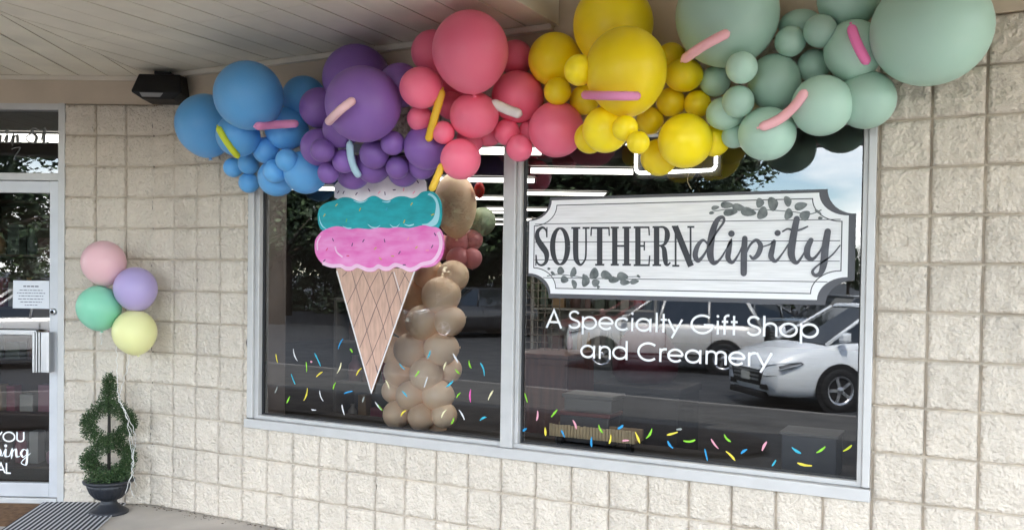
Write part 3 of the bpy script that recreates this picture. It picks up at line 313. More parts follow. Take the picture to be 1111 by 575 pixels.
# soffit planks: square to each wall, meeting at a mitre
MIT = Vector((.36, -.93, 0)).normalized()
def clip(poly, n, d):
    out = []
    for i in range(len(poly)):
        a, b = poly[i], poly[(i+1) % len(poly)]; da, db = a.dot(n)-d, b.dot(n)-d
        if da >= 0: out.append(a)
        if (da >= 0) != (db >= 0): out.append(a + (b-a)*(da/(da-db)))
    return out
mn = Vector((-MIT.y, MIT.x, 0))       # points to +X side
DEP = 3.1; XR = 2.95
mb = MB(); gap = .011; pw = .19
def plank(poly, z):
    if len(poly) < 3: return
    n = len(poly); lo = [Vector((p.x, p.y, z)) for p in poly]; hi = [Vector((p.x, p.y, z+.014)) for p in poly]
    mb.add(lo+hi, [tuple(range(n))] + [(i, (i+1) % n, n+(i+1) % n, n+i) for i in range(n)])
rnd = random.Random(4)
x = -.07
while x < XR-.02:
    x1 = min(x+pw-gap*rnd.choice((.5, .75, 1.1)), XR-.03)
    z = SOF + rnd.uniform(-.001, .0015)
    cut = -.80 + rnd.uniform(-.005, .005)
    for ya, yb in ((-.014, cut), (cut-.004, -DEP)):
        poly = [Vector((x, ya, 0)), Vector((x1, ya, 0)), Vector((x1, yb, 0)), Vector((x, yb, 0))]
        plank(clip(poly, mn, .003), z)
    x += pw
SD = R(31.5); DS = Vector((-math.cos(SD), -math.sin(SD), 0)); NS = Vector((math.sin(SD), -math.cos(SD), 0))
s = -3.5
while s < 4.2:
    s1 = s+pw-gap*rnd.choice((.8, 1.1, 1.2))
    poly = [DS*s+NS*-.6, DS*s1+NS*-.6, DS*s1+NS*4.2, DS*s+NS*4.2]
    poly = clip(clip(poly, -mn, .003), NL, .014)
    poly = clip(poly, Vector((0, 1, 0)), -4.4)
    plank(poly, SOF+rnd.uniform(-.001, .0015)); s += pw
# raised bay to the right: broad boards, and the step up to it
for k in range(12):
    y0 = -.014 - k*.27
    mb.box((XR+.02, y0-.265, 3.22), (9, y0, 3.234))
mb.build('soffit', M['soffit'], bld)
mb = MB()
mb.add([(-4.6, -4.4, SOF+.02), (XR-.02, -4.4, SOF+.02), (XR-.02, .1, SOF+.02), (-4.6, .1, SOF+.02)], [(0, 1, 2, 3)])
mb.add([(XR, -3.3, 3.24), (9, -3.3, 3.24), (9, .1, 3.24), (XR, .1, 3.24)], [(0, 1, 2, 3)])
mb.build('soffit_backing', M['gap'], bld)
mb = MB()
mb.box((XR-.028, -DEP, SOF-.012), (XR, -.02, 3.26)); mb.build('soffit_step', M['trim'], bld, .003)
mb = MB()   # strip where soffit meets the wall
mb.box((.06, -.05, SOF-.034), (XR-.03, -.0125, SOF-.002)); mb.build('soffit_trim', M['trim'], bld, .004)
mb = MB()
A = [left_plane(s, z, o) for s in (.06, 4) for z in (SOF-.03, SOF-.002) for o in (.026, .0125)]
mb.add(A, [(0, 4, 6, 2), (1, 3, 7, 5), (0, 1, 5, 4), (2, 6, 7, 3), (0, 2, 3, 1), (4, 5, 7, 6)]); mb.build('soffit_trim', M['trim'], bld)
# canopy edge beam and roof
mb = MB(); mb.box((-9, -DEP-.22, 2.62), (9, -DEP, 3.9)); mb.build('canopy_edge', M['roof'], bld, .01)
mb = MB(); mb.box((-9, -DEP-.2, 3.62), (9.2, 18, 3.86)); mb.build('roof', M['roof'], bld)
# ---- inside of the shop
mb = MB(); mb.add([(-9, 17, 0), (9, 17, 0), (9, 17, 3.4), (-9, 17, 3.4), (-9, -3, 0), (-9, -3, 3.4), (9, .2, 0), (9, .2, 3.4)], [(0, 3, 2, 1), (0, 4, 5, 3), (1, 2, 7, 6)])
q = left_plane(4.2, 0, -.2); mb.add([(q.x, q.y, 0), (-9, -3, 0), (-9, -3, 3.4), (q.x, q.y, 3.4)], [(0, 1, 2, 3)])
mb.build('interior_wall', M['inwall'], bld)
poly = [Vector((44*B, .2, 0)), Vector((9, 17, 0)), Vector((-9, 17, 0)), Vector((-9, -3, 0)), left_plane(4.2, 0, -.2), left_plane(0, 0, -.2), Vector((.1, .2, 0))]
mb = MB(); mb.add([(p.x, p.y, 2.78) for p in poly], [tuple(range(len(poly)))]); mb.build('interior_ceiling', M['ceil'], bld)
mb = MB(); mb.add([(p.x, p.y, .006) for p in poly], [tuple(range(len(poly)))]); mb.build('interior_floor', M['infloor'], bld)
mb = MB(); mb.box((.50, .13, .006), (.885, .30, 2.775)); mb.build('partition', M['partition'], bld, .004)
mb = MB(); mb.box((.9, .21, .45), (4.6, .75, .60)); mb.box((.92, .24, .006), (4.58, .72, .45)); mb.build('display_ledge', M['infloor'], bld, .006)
# ---- window
fr = MB(); Y0, Y1 = -.012, .075
fw = .030
fr.box((WX0, Y0, WZ0+.05), (WX0+.045, Y1, WZ1)); fr.box((WX1-.034, Y0, WZ0+.05), (WX1, Y1, WZ1))
fr.box((WX0, Y0, WZ1-.05), (WX1, Y1+.002, WZ1+.001))
fr.box((WX0-.004, -.03, WZ0-.008), (WX1+.004, Y1, WZ0+.046))          # stout bottom member
win = fr.build('window', M['alu'], bld, .004)
fr = MB()
fr.box((WX0+.046, .006, WZ0+.047), (WX0+.078, .072, WZ1-.051)); fr.box((WX1-.056, .006, WZ0+.047), (WX1-.035, .072, WZ1-.051))
fr.box((WX0+.046, .008, WZ0+.047), (WX1-.036, .07, WZ0+.070)); fr.box((2.712, .007, WZ0+.071), (2.734, .071, WZ1-.051))
fr.build('glazing_stop', M['alu'], win, .003)
fr = MB(); fr.box((2.640, -.014, WZ0+.047), (2.711, .076, WZ1-.051)); fr.build('mullion', M['alu'], win, .004)
gk = MB()
for x0, x1 in ((WX0+.0785, 2.6395), (2.7345, WX1-.0565)):
    z0, z1 = WZ0+.0705, WZ1-.052
    for a, b_ in (((x0, .038, z0), (x0+.008, .06, z1)), ((x1-.008, .038, z0), (x1, .06, z1)), ((x0+.008, .038, z0), (x1-.008, .06, z0+.007))): gk.box(a, b_)
    p = MB(); p.add([(x0, GY, z0), (x1, GY, z0), (x1, GY, z1), (x0, GY, z1)], [(0, 1, 2, 3)]); p.build('pane', M['glass'], win)
gk.build('gasket', M['alu_dark'], win)
SPC = dict(yel=srgb(235, 215, 70), whi=srgb(225, 225, 225), teal=srgb(50, 175, 200), blu=srgb(40, 150, 205), pin=srgb(230, 160, 175), grn=srgb(140, 210, 50), lim=srgb(205, 215, 40), cre=srgb(235, 225, 180), gry=srgb(150, 155, 150), mag=srgb(225, 90, 170))
SPM = {k: mat('window_paint_'+k, v, .6, var=.15, vscale=40) for k, v in SPC.items()}
for tab in (SPR_L, SPR_R):
    for u, v, l, a, c in tab:
        ca, sa = math.cos(R(-a)), math.sin(R(-a)); w = (.0115 if tab is SPR_L else .0135) if l > .03 else .016
        bend = random.uniform(-.12, .12)*l
        pts = [(u+ca*l*t - sa*bend*(1-4*t*t), v+sa*l*t + ca*bend*(1-4*t*t), w*random.uniform(.55, 1.0)*(1-.9*abs(2*t)**3*.6)) for t in (-.5, -.3, 0, .3, .5)]
        mb = MB(); ribbon(mb, pts, glass_plane, .0015, roundcap=True); mb.build('painted_sprinkle', SPM[c], win)
# ---- door in the angled wall
dr = MB()
def lbox(mb, s0, s1, z0, z1, o0, o1, mi=0):
    A = [left_plane(s, z, o) for s in (s0, s1) for z in (z0, z1) for o in (o0, o1)]
    mb.add(A, [(0, 4, 6, 2), (1, 3, 7, 5), (0, 1, 5, 4), (2, 6, 7, 3), (0, 2, 3, 1), (4, 5, 7, 6)], mi)
lbox(dr, .688, .625, .035, 2.135, -.005, -.06); lbox(dr, 1.56, 1.50, .035, 2.135, -.005, -.06)
lbox(dr, 1.4995, .6885, .036, .128, -.006, -.059); lbox(dr, 1.4995, .6885, 2.055, 2.134, -.006, -.059)
door = dr.build('door', M['white_alu'], bld, .004)
p = MB(); p.add([left_plane(s, z, -.03) for s, z in ((1.5, .128), (.688, .128), (.688, 2.055), (1.5, 2.055))], [(0, 1, 2, 3)]); p.build('pane', M['glass'], door)
h = MB(); lbox(h, 1.5, .757, 1.118, 1.150, .03, .0); lbox(h, 1.5, .757, 1.113, 1.117, .02, .0, 0); h.build('push_bar', M['chrome'], door, .003)
h = MB()
for i, (a, b_) in enumerate(((.757, .742), (.738, .727), (.722, .712), (.708, .664))): lbox(h, a, b_, .875, 1.140, .075 - .004*i, .052, 0)
lbox(h, .755, .66, .882, 1.132, .052, .048, 1); lbox(h, .70, .675, 1.0, 1.05, .048, -.005, 1); lbox(h, .664, .650, .875, 1.140, .07, .0, 2)
h.build('handle', [M['chrome'], M['black'], M['steel']], door, .002)
Mr = Matrix.Translation(left_plane(.660, 1.272, 0)) @ NL.to_track_quat('Z', 'Y').to_matrix().to_4x4()
h = MB(); h.lathe([(.0, -.01), (.022, -.01), (.022, .008), (.017, .012), (0, .012)], 24, 0, Mr); h.lathe([(.0, .0125), (.011, .0125), (.011, .015), (0, .016)], 16, 1, Mr)
h.build('lock', [M['chrome'], M['black']], door)
df = MB()
lbox(df, .6245, .580, .0, DTOP-.01, .012, -.08); lbox(df, 1.632, 1.561, .0, DTOP-.01, .012, -.08)
lbox(df, 1.5605, .625, 2.137, 2.185, .008, -.075); lbox(df, 1.5605, .625, 2.60, DTOP-.012, .01, -.075); lbox(df, 1.5605, .625, .0, .032, .02, -.08)
dfo = df.build('door_frame', M['alu'], bld, .003)
p = MB(); p.add([left_plane(s, z, -.03) for s, z in ((1.56, 2.185), (.625, 2.185), (.625, 2.6), (1.56, 2.6))], [(0, 1, 2, 3)]); p.build('transom_pane', M['glass'], dfo)
# ------------------------------------------------------------------ stroke lettering
def arc(cx, cy, r, a0, a1, n=18, ry=None): return [(cx+r*math.cos(R(a0+(a1-a0)*k/n)), cy+(ry or r)*math.sin(R(a0+(a1-a0)*k/n))) for k in range(n+1)]
q = .31; c = .36
GLY = {
 'A': ([[(0, 0), (.36, .98), (.72, 0)], [(.13, .33), (.59, .33)]], .76), 'S': ([arc(.27, .73, .215, 25, 250, 18, .22) + arc(.27, .26, .245, 75, -165, 20, .21)], .58),
 'p': ([arc(.41, c, q, 0, 360, 28), [(.10, -.28), (.10, .70)]], .82), 'e': ([[(.05, c), (.67, c)] , arc(c, c, q, 0, 318, 26)], .76), 'c': ([arc(c, c, q, 42, 318, 24)], .70),
 'i': ([[(.1, 0), (.1, .70)], 'dot'], .24), 'a': ([arc(c, c, q, 0, 360, 28), [(.67, 0), (.67, .70)]], .84), 'l': ([[(.1, 0), (.1, 1.02)]], .24),
 't': ([[(.16, 0), (.16, .97)], [(.03, .66), (.30, .66)]], .36), 'y': ([[(.0, .70), (.30, .03)], [(.60, .70), (.16, -.28)]], .63), 'G': ([arc(.5, .49, .45, 48, 360, 30) + [(.95, .49)], [(.95, .46), (.56, .46)]], 1.04),
 'f': ([[(.14, 0), (.14, .80)] + arc(.30, .82, .16, 172, 80, 8), [(.02, .66), (.28, .66)]], .36), 'h': ([[(.1, 0), (.1, 1.02)], arc(.34, .42, .235, 180, 0, 16) + [(.575, 0)]], .68), 'o': ([arc(c, c, q, 0, 360, 28)], .74),
 'n': ([[(.1, 0), (.1, .70)], arc(.34, .42, .235, 180, 0, 16) + [(.575, 0)]], .68), 'd': ([arc(c, c, q, 0, 360, 28), [(.67, 0), (.67, 1.02)]], .84), 'C': ([arc(.5, .49, .45, 48, 312, 30)], .94),
 'r': ([[(.1, 0), (.1, .70)], arc(.31, .46, .21, 180, 72, 10)], .40), 'm': ([[(.1, 0), (.1, .70)], arc(.30, .46, .2, 180, 0, 14) + [(.5, 0)], arc(.70, .46, .2, 180, 0, 14) + [(.9, 0)]], 1.0),
 'Y': ([[(0, 1), (.32, .48), (.64, 1)], [(.32, .50), (.32, 0)]], .68), 'O': ([arc(.5, .5, .46, 0, 360, 32)], 1.04), 'U': ([[(.1, 1), (.1, .33)] + arc(.37, .33, .27, 180, 360, 16) + [(.64, 1)]], .76),
 'L': ([[(.1, 1), (.1, 0), (.5, 0)]], .56), 'T': ([[(.0, .95), (.56, .95)], [(.28, .95), (.28, 0)]], .6), 'H': ([[(.1, 0), (.1, 1)], [(.62, 0), (.62, 1)], [(.1, .52), (.62, .52)]], .76),
 'N': ([[(.1, 0), (.1, 1)], [(.1, .98), (.66, .02)], [(.66, 0), (.66, 1)]], .80), 'K': ([[(.1, 0), (.1, 1)], [(.56, 1), (.12, .45)], [(.22, .58), (.60, 0)]], .62), ' ': ([], .32)}
def text_width(t): return sum(GLY[ch][1] for ch in t)
def write(mb, t, u0, u1, v0, v1, cap, wt, plane, off, sgn=1):
    """writes t from u0 to u1 on a baseline v0..v1; cap is the capital height"""
    k = (u1-u0)/text_width(t); x = 0; n = 0
    for ch in t:
        strokes, adv = GLY[ch]
        for st in strokes:
            f = lambda px, py: (u0 + (x+px)*k, v0 + (v1-v0)*(x+px)/text_width(t) + py*cap)
            if st == 'dot': disc(mb, *f(.1, .93), wt*.62, wt*.62, 0, plane, off + n*.00012, n=14)
            else: ribbon(mb, [f(*p) for p in st], plane, off + n*.00012, wt)
            n = (n+1) % 8
        x += adv
tl = empty('window_lettering', (3.5, GY, 1.2), 'white two-line lettering on the window glass, A Specialty Gift Shop and Creamery', 'lettering')
gp2 = lambda u, v, off: Vector((u-3.5, -off, v-1.2))
for t_, a_, b_ in (('A Specialty Gift Shop', (TAGPOS[0][0], TAGPOS[0][1]), (TAGPOS[1][0]+.008, TAGPOS[1][1])), ('and Creamery', (TAGPOS[3][0]-.008, TAGPOS[3][1]), (TAGPOS[4][0], TAGPOS[4][1]))):
    mb = MB(); write(mb, t_, a_[0], b_[0], a_[1], b_[1], .093, .0108, gp2, .001); mb.build('lettering_line', M['vinyl_white'], tl)
dm = MB(); dleft = lambda u, v, off: left_plane(-u, v, -.03 + off)
write(dm, 'THANK YOU', -1.40, -.862, .397, .397, .067, .0095, dleft, .001)
write(dm, 'LOCAL', -1.24, -.955, .187, .187, .067, .0095, dleft, .001)
SH = dict(s=[(0, .02), (.22, .45), (.16, .62), (.34, .3), (.25, .02), (.05, .04)], h=[(0, .05), (.25, .8), (.2, 1.15), (.1, .9), (.1, 0), (.18, .45), (.32, .62), (.36, .1), (.5, .05)], o=[(.25, .6), (.08, .35), (.2, .02), (.4, .3), (.26, .6), (.5, .5)],
          p=[(0, .1), (.16, .62), (.12, -.5), (.14, .4), (.32, .62), (.42, .3), (.26, .02), (.16, .15), (.5, .1)], i=[(0, .1), (.16, .62), (.16, .08), (.36, .1)], n=[(0, .1), (.12, .62), (.12, .03), (.18, .45), (.32, .62), (.36, .08), (.52, .1)],
          g=[(.36, .5), (.2, .62), (.06, .32), (.18, .04), (.36, .3), (.38, .6), (.34, -.45), (.15, -.5), (.1, -.3), (.55, .35)],
          M=[(0, .0), (.12, .5), (.2, 1.15), (.24, .1), (.42, 1.1), (.46, .1), (.62, .08)], a=[(.38, .5), (.2, .62), (.06, .3), (.18, .03), (.36, .35), (.38, .6), (.38, .1), (.54, .1)],
          S=[(.5, 1.05), (.3, 1.2), (.2, .9), (.42, .5), (.3, .05), (.0, .15), (-.1, .5), (.2, .8)], t=[(0, .1), (.2, 1.2), (.16, .2), (.24, .03), (.4, .12)])
AD = dict(s=.34, h=.5, o=.5, p=.5, i=.36, n=.52, g=.55, M=.62, a=.54, S=.62, t=.4)
AD[' '] = .35
def script(mb, t, u0, u1, v, xh, wt, plane, off):
    k = (u1-u0)/sum(AD[ch] for ch in t); x = 0; n = 0
    for ch in t:
        if ch in SH:
            pts = smooth_line([(u0+(x+a)*k, v+b*xh/.62) for a, b in SH[ch]], 6)
            # pen pressure: downstrokes heavy
            W = []
            for i, p in enumerate(pts):
                d = pts[min(i+1, len(pts)-1)]-pts[max(0, i-1)]; W.append((p[0], p[1], wt*(.45+.75*max(0, -d[1])/(np.hypot(*d)+1e-9))))
            ribbon(mb, W, plane, off+(n % 6)*.00012); n += 1
            if ch == 'i': disc(mb, u0+(x+.17)*k, v+xh*1.4, wt*.8, wt*.8, 0, plane, off+.0009)
        x += AD[ch]
script(dm, 'shopping', -1.33, -.825, .293, .055, .0125, dleft, .001)
dm.build('lettering', M['vinyl_white'], door)
tm = MB()
script(tm, 'Main St', -1.17, -.71, 2.385, .052, .019, dleft, .001)
disc(tm, -.695, 2.40, .005, .005, 0, dleft, .001)
ribbon(tm, smooth_line([(-.96, 2.345), (-.93, 2.355), (-.90, 2.352), (-.935, 2.30), (-.945, 2.27)]), dleft, .002, .006)
ribbon(tm, smooth_line([(-.94, 2.30), (-.90, 2.297), (-.84, 2.288), (-.80, 2.284)]), dleft, .0022, .003)
tm.build('lettering', mat('etched_lettering', (.13, .13, .125), .6), dfo)
# paper notice taped inside the door glass
mb = MB(); pm = lambda u, v, off: left_plane(-u, v, -.028 + off)
mb.add([pm(*q, .0005) for q in ((-.948, 1.29), (-.700, 1.29), (-.702, 1.476), (-.945, 1.474))], [(0, 1, 2, 3)])
notice = mb.build('paper_notice', mat('notice_paper', (.70, .71, .74), .7)); tag(notice, 'white paper notice with lines of print taped to the door glass', 'notice')
mb = MB(); rnd = random.Random(5)
for i, (v, l) in enumerate(((1.437, .42), (1.411, .62), (1.392, .76), (1.373, .66), (1.353, .70), (1.333, .58), (1.313, .34))):
    u = -.824 - l*.125; e = -.824 + l*.125
    while u < e:
        w = rnd.uniform(.008, .026); ribbon(mb, [(u, v), (min(u+w, e), v)], pm, .0012, .0085 if i == 0 else .005); u += w+.005
mb.build('print', mat('notice_ink', (.13, .13, .16), .7), notice)
# ------------------------------------------------------------------ the plaque sign on the glass
def concave(x0, x1, z0, z1, rx, rz, n=10):
    P = []
    for cx, cz, a0 in ((x0, z0, 90), (x1, z0, 180), (x1, z1, 270), (x0, z1, 0)):
        pts = []
        for k in range(n+1):
            a = R(a0 - 90*k/n); pts.append((cx+rx*math.cos(a), cz+rz*math.sin(a)))
        P += pts
    return P
sign = empty('window_sign', (3.55, GY, 1.7), 'whitewashed plank-look plaque sign with notched corners on the window, Southern in capitals, dipity in script', 'sign')
inv = Matrix.Translation((-3.55, -GY, -1.7))
def sp(u, v, off): return Vector((u-3.55, -off, v-1.7))
def flat(name, poly, off, m, parent=sign, plane=sp, back=True):
    mb = MB(); n = len(poly); f0 = [plane(*p, off) for p in poly]; mb.add(f0, [tuple(range(n))]); return mb.build(name, m, parent)
SX0, SX1, SZ0, SZ1 = 2.764, 4.345, 1.463, 1.943
flat('plaque_edge', concave(SX0-.004, SX1+.030, SZ0-.022, SZ1+.015, .122, .112), .0012, M['shadow_print'])
flat('plaque', concave(SX0, SX1, SZ0, SZ1, .128, .104), .0018, M['vinyl_white'])
flat('plank_face', concave(SX0+.03, SX1-.028, SZ0+.028, SZ1-.026, .128, .104), .0024, M['wood_print'])
mb = MB(); ring = concave(SX0+.03, SX1-.028, SZ0+.028, SZ1-.026, .128, .104); ring.append(ring[0]); ribbon(mb, ring, sp, .0030, .0045)
for z in (1.545, 1.637, 1.728, 1.822): 
    dx = .0 if 1.56 < z < 1.83 else .05
    ribbon(mb, [(SX0+.034+dx, z), (SX1-.034-dx, z)], sp, .0028, .0035)
mb.build('border_line', M['vinyl_dark'], sign)
mb = MB()
for i, s in enumerate(SOUTH): ribbon(mb, smooth_line(s, 5) if len(s) > 4 else s, sp, .0034+.00015*(i % 9))
for i, s in enumerate(()): pass
mb.build('lettering', M['vinyl_dark'], sign)
mb = MB()
for i, s in enumerate(DIP): s = [(a_, b_, w__*1.16) for a_, b_, w__ in s]; ribbon(mb, smooth_line(s, 7) if len(s) > 2 else s, sp, .0052+.00018*(i % 11), roundcap=True)
for u, v, w in DOTS: disc(mb, u, v, w/2, w/2, 0, sp, .0075)
mb.build('script_lettering', M['vinyl_grey'], sign)
for tw, lo_, hi_ in ((TWIGS[0], 0, 17), (TWIGS[1], 17, len(SPRIG))):
    mb = MB(); ribbon(mb, smooth_line(tw, 4), sp, .0040)
    for i, (u, v, a, b_, an) in enumerate(SPRIG[lo_:hi_]): disc(mb, u, v, a*1.05, b_*1.0, -an, sp, .0042+.00012*(i % 8), leaf=True)
    mb.build('leaf_sprig', M['leaf_print'], sign)
# ------------------------------------------------------------------ painted ice cream cut-out on the glass
ice = empty('ice_cream_cutout', (2.0, GY-.004, 1.6), 'flat painted ice cream cone with white, teal and pink scoops on the left pane', 'window decoration')
def ip(u, v, off): return Vector((u-2.0, -off, v-1.6))
def slab(name, poly, o0, o1, m):
    mb = MB(); n = len(poly); mb.add([ip(*p, o1) for p in poly] + [ip(*p, o0) for p in poly], [tuple(range(n)), tuple(reversed(range(n, 2*n)))] + [(i, n+i, n+(i+1) % n, (i+1) % n) for i in range(n)])
    return mb.build(name, m, ice)
def cl(poly, k=4): return [tuple(p) for p in smooth_line(list(poly)+[poly[0]], k)][:-1]
C_ = {'cone': mat('painted_waffle', srgb(206, 168, 148), .6, var=.2, vscale=9, stretch=(6, 1, 1.2)), 'white': mat('painted_vanilla', srgb(244, 236, 238), .6, var=.1, vscale=12),
      'teal': mat('painted_teal', srgb(26, 172, 180), .5, var=.22, vscale=10, stretch=(1, 1, 2.5)), 'pink': mat('painted_pink', srgb(246, 160, 216), .5, var=.45, vscale=8, stretch=(.8, 1, 2.6), col2=srgb(236, 100, 186)),
      'shine': mat('painted_highlight', srgb(170, 225, 235), .5), 'line': mat('painted_cone_line', srgb(112, 92, 90), .6), 'edge': mat('painted_cone_edge', srgb(228, 224, 222), .6), 'lip': mat('painted_pale_pink', srgb(250, 205, 232), .5, var=.1)}
slab('cone', ICE['cone'], 0, .006, C_['cone']); slab('scoop', cl(ICE['white']), 0, .0070, C_['white']); slab('scoop', cl(ICE['teal']), 0, .0080, C_['teal']); slab('scoop', cl(ICE['pink']), 0, .0090, C_['pink'])
slab('highlight', cl(ICE['tealshine']), .0081, .0084, C_['shine'])
mb = MB()
for l in ICE['lattice']:
    if len(l) > 1: ribbon(mb, smooth_line(l, 3), ip, .0063 + .00012*(len(mb.f) % 7), .0042)
mb.build('waffle_lines', C_['line'], ice)
mb = MB(); cn = ICE['cone']; ribbon(mb, [(cn[1][0]+.003, cn[1][1]), (cn[2][0], cn[2][1]+.006), (cn[3][0]-.003, cn[3][1])], ip, .0074, .010); 
ribbon(mb, [(a+.012, b) for a, b in ICE['lattice'][3][:2]], ip, .0076, .005)
mb.build('cone_edge', C_['edge'], ice)
mb = MB()
for i, l in enumerate(ICE['drips']): ribbon(mb, [(p[0], p[1], .009*(1-.7*abs(2*j/14-1))) for j, p in enumerate(smooth_line(l, 5))], ip, .0086 + .0001*i)
mb.build('drip_lines', C_['shine'], ice)
mb = MB()
for i, l in enumerate(ICE['pinkedge']): ribbon(mb, smooth_line(l, 4), ip, .0094 + .00015*i, .022 if i == 0 else .010)
mb.build('pale_rim', C_['lip'], ice)
mb = MB(); dk = dict(dk=srgb(70, 40, 90), pin=srgb(250, 160, 180), yel=srgb(215, 190, 60), grn=srgb(110, 190, 90), tl=srgb(60, 170, 200), red=srgb(225, 50, 110)); kk = list(dk)
for i, (u, v, a, c_) in enumerate(ICE['dash']): ribbon(mb, [(u-.010*math.cos(R(a)), v-.010*math.sin(R(a))), (u+.010*math.cos(R(a)), v+.010*math.sin(R(a)))], ip, .0100+.0001*(i % 5), .0058, mi=kk.index(c_))
mb.build('painted_dashes', [mat('dash_'+k, v, .6) for k, v in dk.items()], ice)
# ------------------------------------------------------------------ balloons
def balloon_mesh(name, m, seg=40, rings=24, mouth=True):
    prof = []
    for k in range(rings+1):
        a = math.pi*k/rings; r = math.sin(a); z = math.cos(a)
        if z < 0: z *= 1.06 + .03*(-z)**3; r *= 1 - .05*(-z)**2*(1 if r > .05 else 0)
        prof.append((max(r, 0), z))
    prof[-1] = (.055, -1.085); prof += [(.035, -1.11), (.06, -1.135), (.085, -1.15), (.05, -1.155), (0, -1.15)]
    prof.reverse()
    mb = MB(); mb.lathe([(r, z) for r, z in prof], seg, 0)
    me = bpy.data.meshes.new(name); me.from_pydata(mb.v, [], mb.f); me.materials.append(m); me.polygons.foreach_set('use_smooth', [True]*len(mb.f)); me.update(); return me
BM = {}
def place_balloon(col, loc, rr, label, group, mouth_dir, name='balloon', cat='balloon'):
    if col not in BM: BM[col] = balloon_mesh('balloon', M['b_'+col])
    o = bpy.data.objects.new(name, BM[col]); COL.objects.link(o); o.location = loc
    qd = Vector(mouth_dir).normalized().to_track_quat('-Z', 'Y'); o.rotation_mode = 'QUATERNION'; o.rotation_quaternion = qd
    rx, rz = rr if isinstance(rr, tuple) else (rr, rr); k = (rx+rz)/2
    o.scale = (k, k, k)
    return tag(o, label, cat, group)
rnd = random.Random(11)
for col, x, y, z, rx, rz, lab in GARLAND:
    o = place_balloon(col, (x, y, z), (rx, rz), lab, 'balloons of the garland over the window', (rnd.uniform(-.5, .5), 1, rnd.uniform(-.4, .3)))
    if abs(rx-rz) > .006:
        o.rotation_quaternion = Vector((rnd.uniform(-.08, .08), .25 if rz < rx else .12, -1 if rz >= rx else -.05)).normalized().to_track_quat('-Z', 'Y') if rz > rx else Vector((0, 1, 0)).to_track_quat('-Z', 'Y')
        if rz > rx: o.scale = (rx, rx, rz/1.03)
        else: o.scale = (rx, rz, (rx+rz)/2)
for W, r, col, lab in STICKS:
    mb = MB(); P = [Vector(w) for w in W]; 
    a, e = (P[1]-P[0]).normalized(), (P[-1]-P[-2]).normalized()
    pts = [P[0]-a*r*1.1, P[0]-a*r*.7, P[0]-a*r*.55, P[0]-a*r*.2, P[0]+a*r*.4] + P[1:-1] + [P[-1]-e*r*.4, P[-1]+e*r*.1, P[-1]+e*r*.28, P[-1]+e*r*.5]
    rs = [r*.30, r*.16, r*.5, r*.8, r] + [r*(1.02 if i % 2 else .99) for i in range(len(P)-2)] + [r*.98, r*.75, r*.45, r*.08]
    mb.tube(pts, rs, 14)
    tag(mb.build('sprinkle_balloon', M['b_'+col]), lab, 'balloon', 'long sprinkle balloons on the garland')
for col, x, y, z, r, lab in TANCOL:
    rr = r if not isinstance(r, tuple) else r
    o = place_balloon(col, (x, y, z), rr if isinstance(rr, tuple) else rr*1.07, lab, 'balloons of the indoor balloon column', (rnd.uniform(-1, 1), .6, rnd.uniform(-.3, .3)))
    if isinstance(r, tuple): o.scale = (r[0], r[0], r[1]); o.rotation_quaternion = Vector((0, .1, -1)).to_track_quat('-Z', 'Y')
for col, x, y, z, r, lab in WALLB:
    o = place_balloon(col, (x, y, z), r, lab, 'four pastel balloons on ribbons by the door', (.12*rnd.uniform(-1, 1), .1, -1)); o.scale = (r, r, r*1.03)
mr = mat('ribbon_white', (.75, .74, .72), .3)
for W, lab in zip(RIBBONS, ('white ribbon trailing from the pastel balloons down to the floor beside the urn', 'white ribbon hanging from the pale yellow balloon past the topiary', 'short white ribbon end dangling under the mint green balloon', 'white ribbon curling loose along the right side of the topiary')):
    mb = MB(); L_ = [Vector(p) + Vector((.004*math.sin(i*1.3), .004*math.cos(i*1.7), 0)) for i, p in enumerate(smooth_line(W, 9))]; mb.tube(L_, .0018, 5); tag(mb.build('balloon_ribbon', mr), lab, 'ribbon', 'white balloon ribbons')
mb = MB(); mb.tube(smooth_line([(3.64, -.05, 2.2), (3.66, -.03, 2.1), (3.63, -.02, 2.02), (3.65, -.02, 1.97)], 4), .0015, 4); tag(mb.build('garland_string', mat('string_tan', (.5, .4, .25), .7)), 'thin tan string hanging from the yellow end of the balloon garland', 'string')
# ------------------------------------------------------------------ wall lamp at the corner under the soffit
lamp = empty('wall_lamp', (.185, -.035, 2.705), 'black flood light with pale lens under the soffit at the wall corner', 'lamp', rz=R(30))
mb = MB()
xs = .155
mb.add([(-xs*.82, 0, .085), (xs*.84, 0, .085), (xs*.84, -.17, .075), (-xs*.82, -.17, .075), (-xs, 0, -.055), (xs, 0, -.055), (xs, -.225, -.045), (-xs, -.225, -.045), (-xs*.62, 0, -.085), (xs*.62, 0, -.085), (xs*.62, -.2, -.085), (-xs*.62, -.2, -.085)],
       [(0, 3, 2, 1), (0, 1, 5, 4), (1, 2, 6, 5), (2, 3, 7, 6), (3, 0, 4, 7), (4, 5, 9, 8), (5, 6, 10, 9), (6, 7, 11, 10), (7, 4, 8, 11), (8, 9, 10, 11)])
mb.build('housing', M['black'], lamp, .008)
mb = MB(); mb.add([(-.10, -.2265, -.052), (.045, -.2265, -.052), (.02, -.21, -.075), (-.09, -.21, -.075)], [(0, 1, 2, 3)]); mb.build('lens', M['lens'], lamp)
mb = MB(); mb.box((-.05, -.12, .084), (.05, -.0, .105)); mb.build('mount', M['black'], lamp, .004)
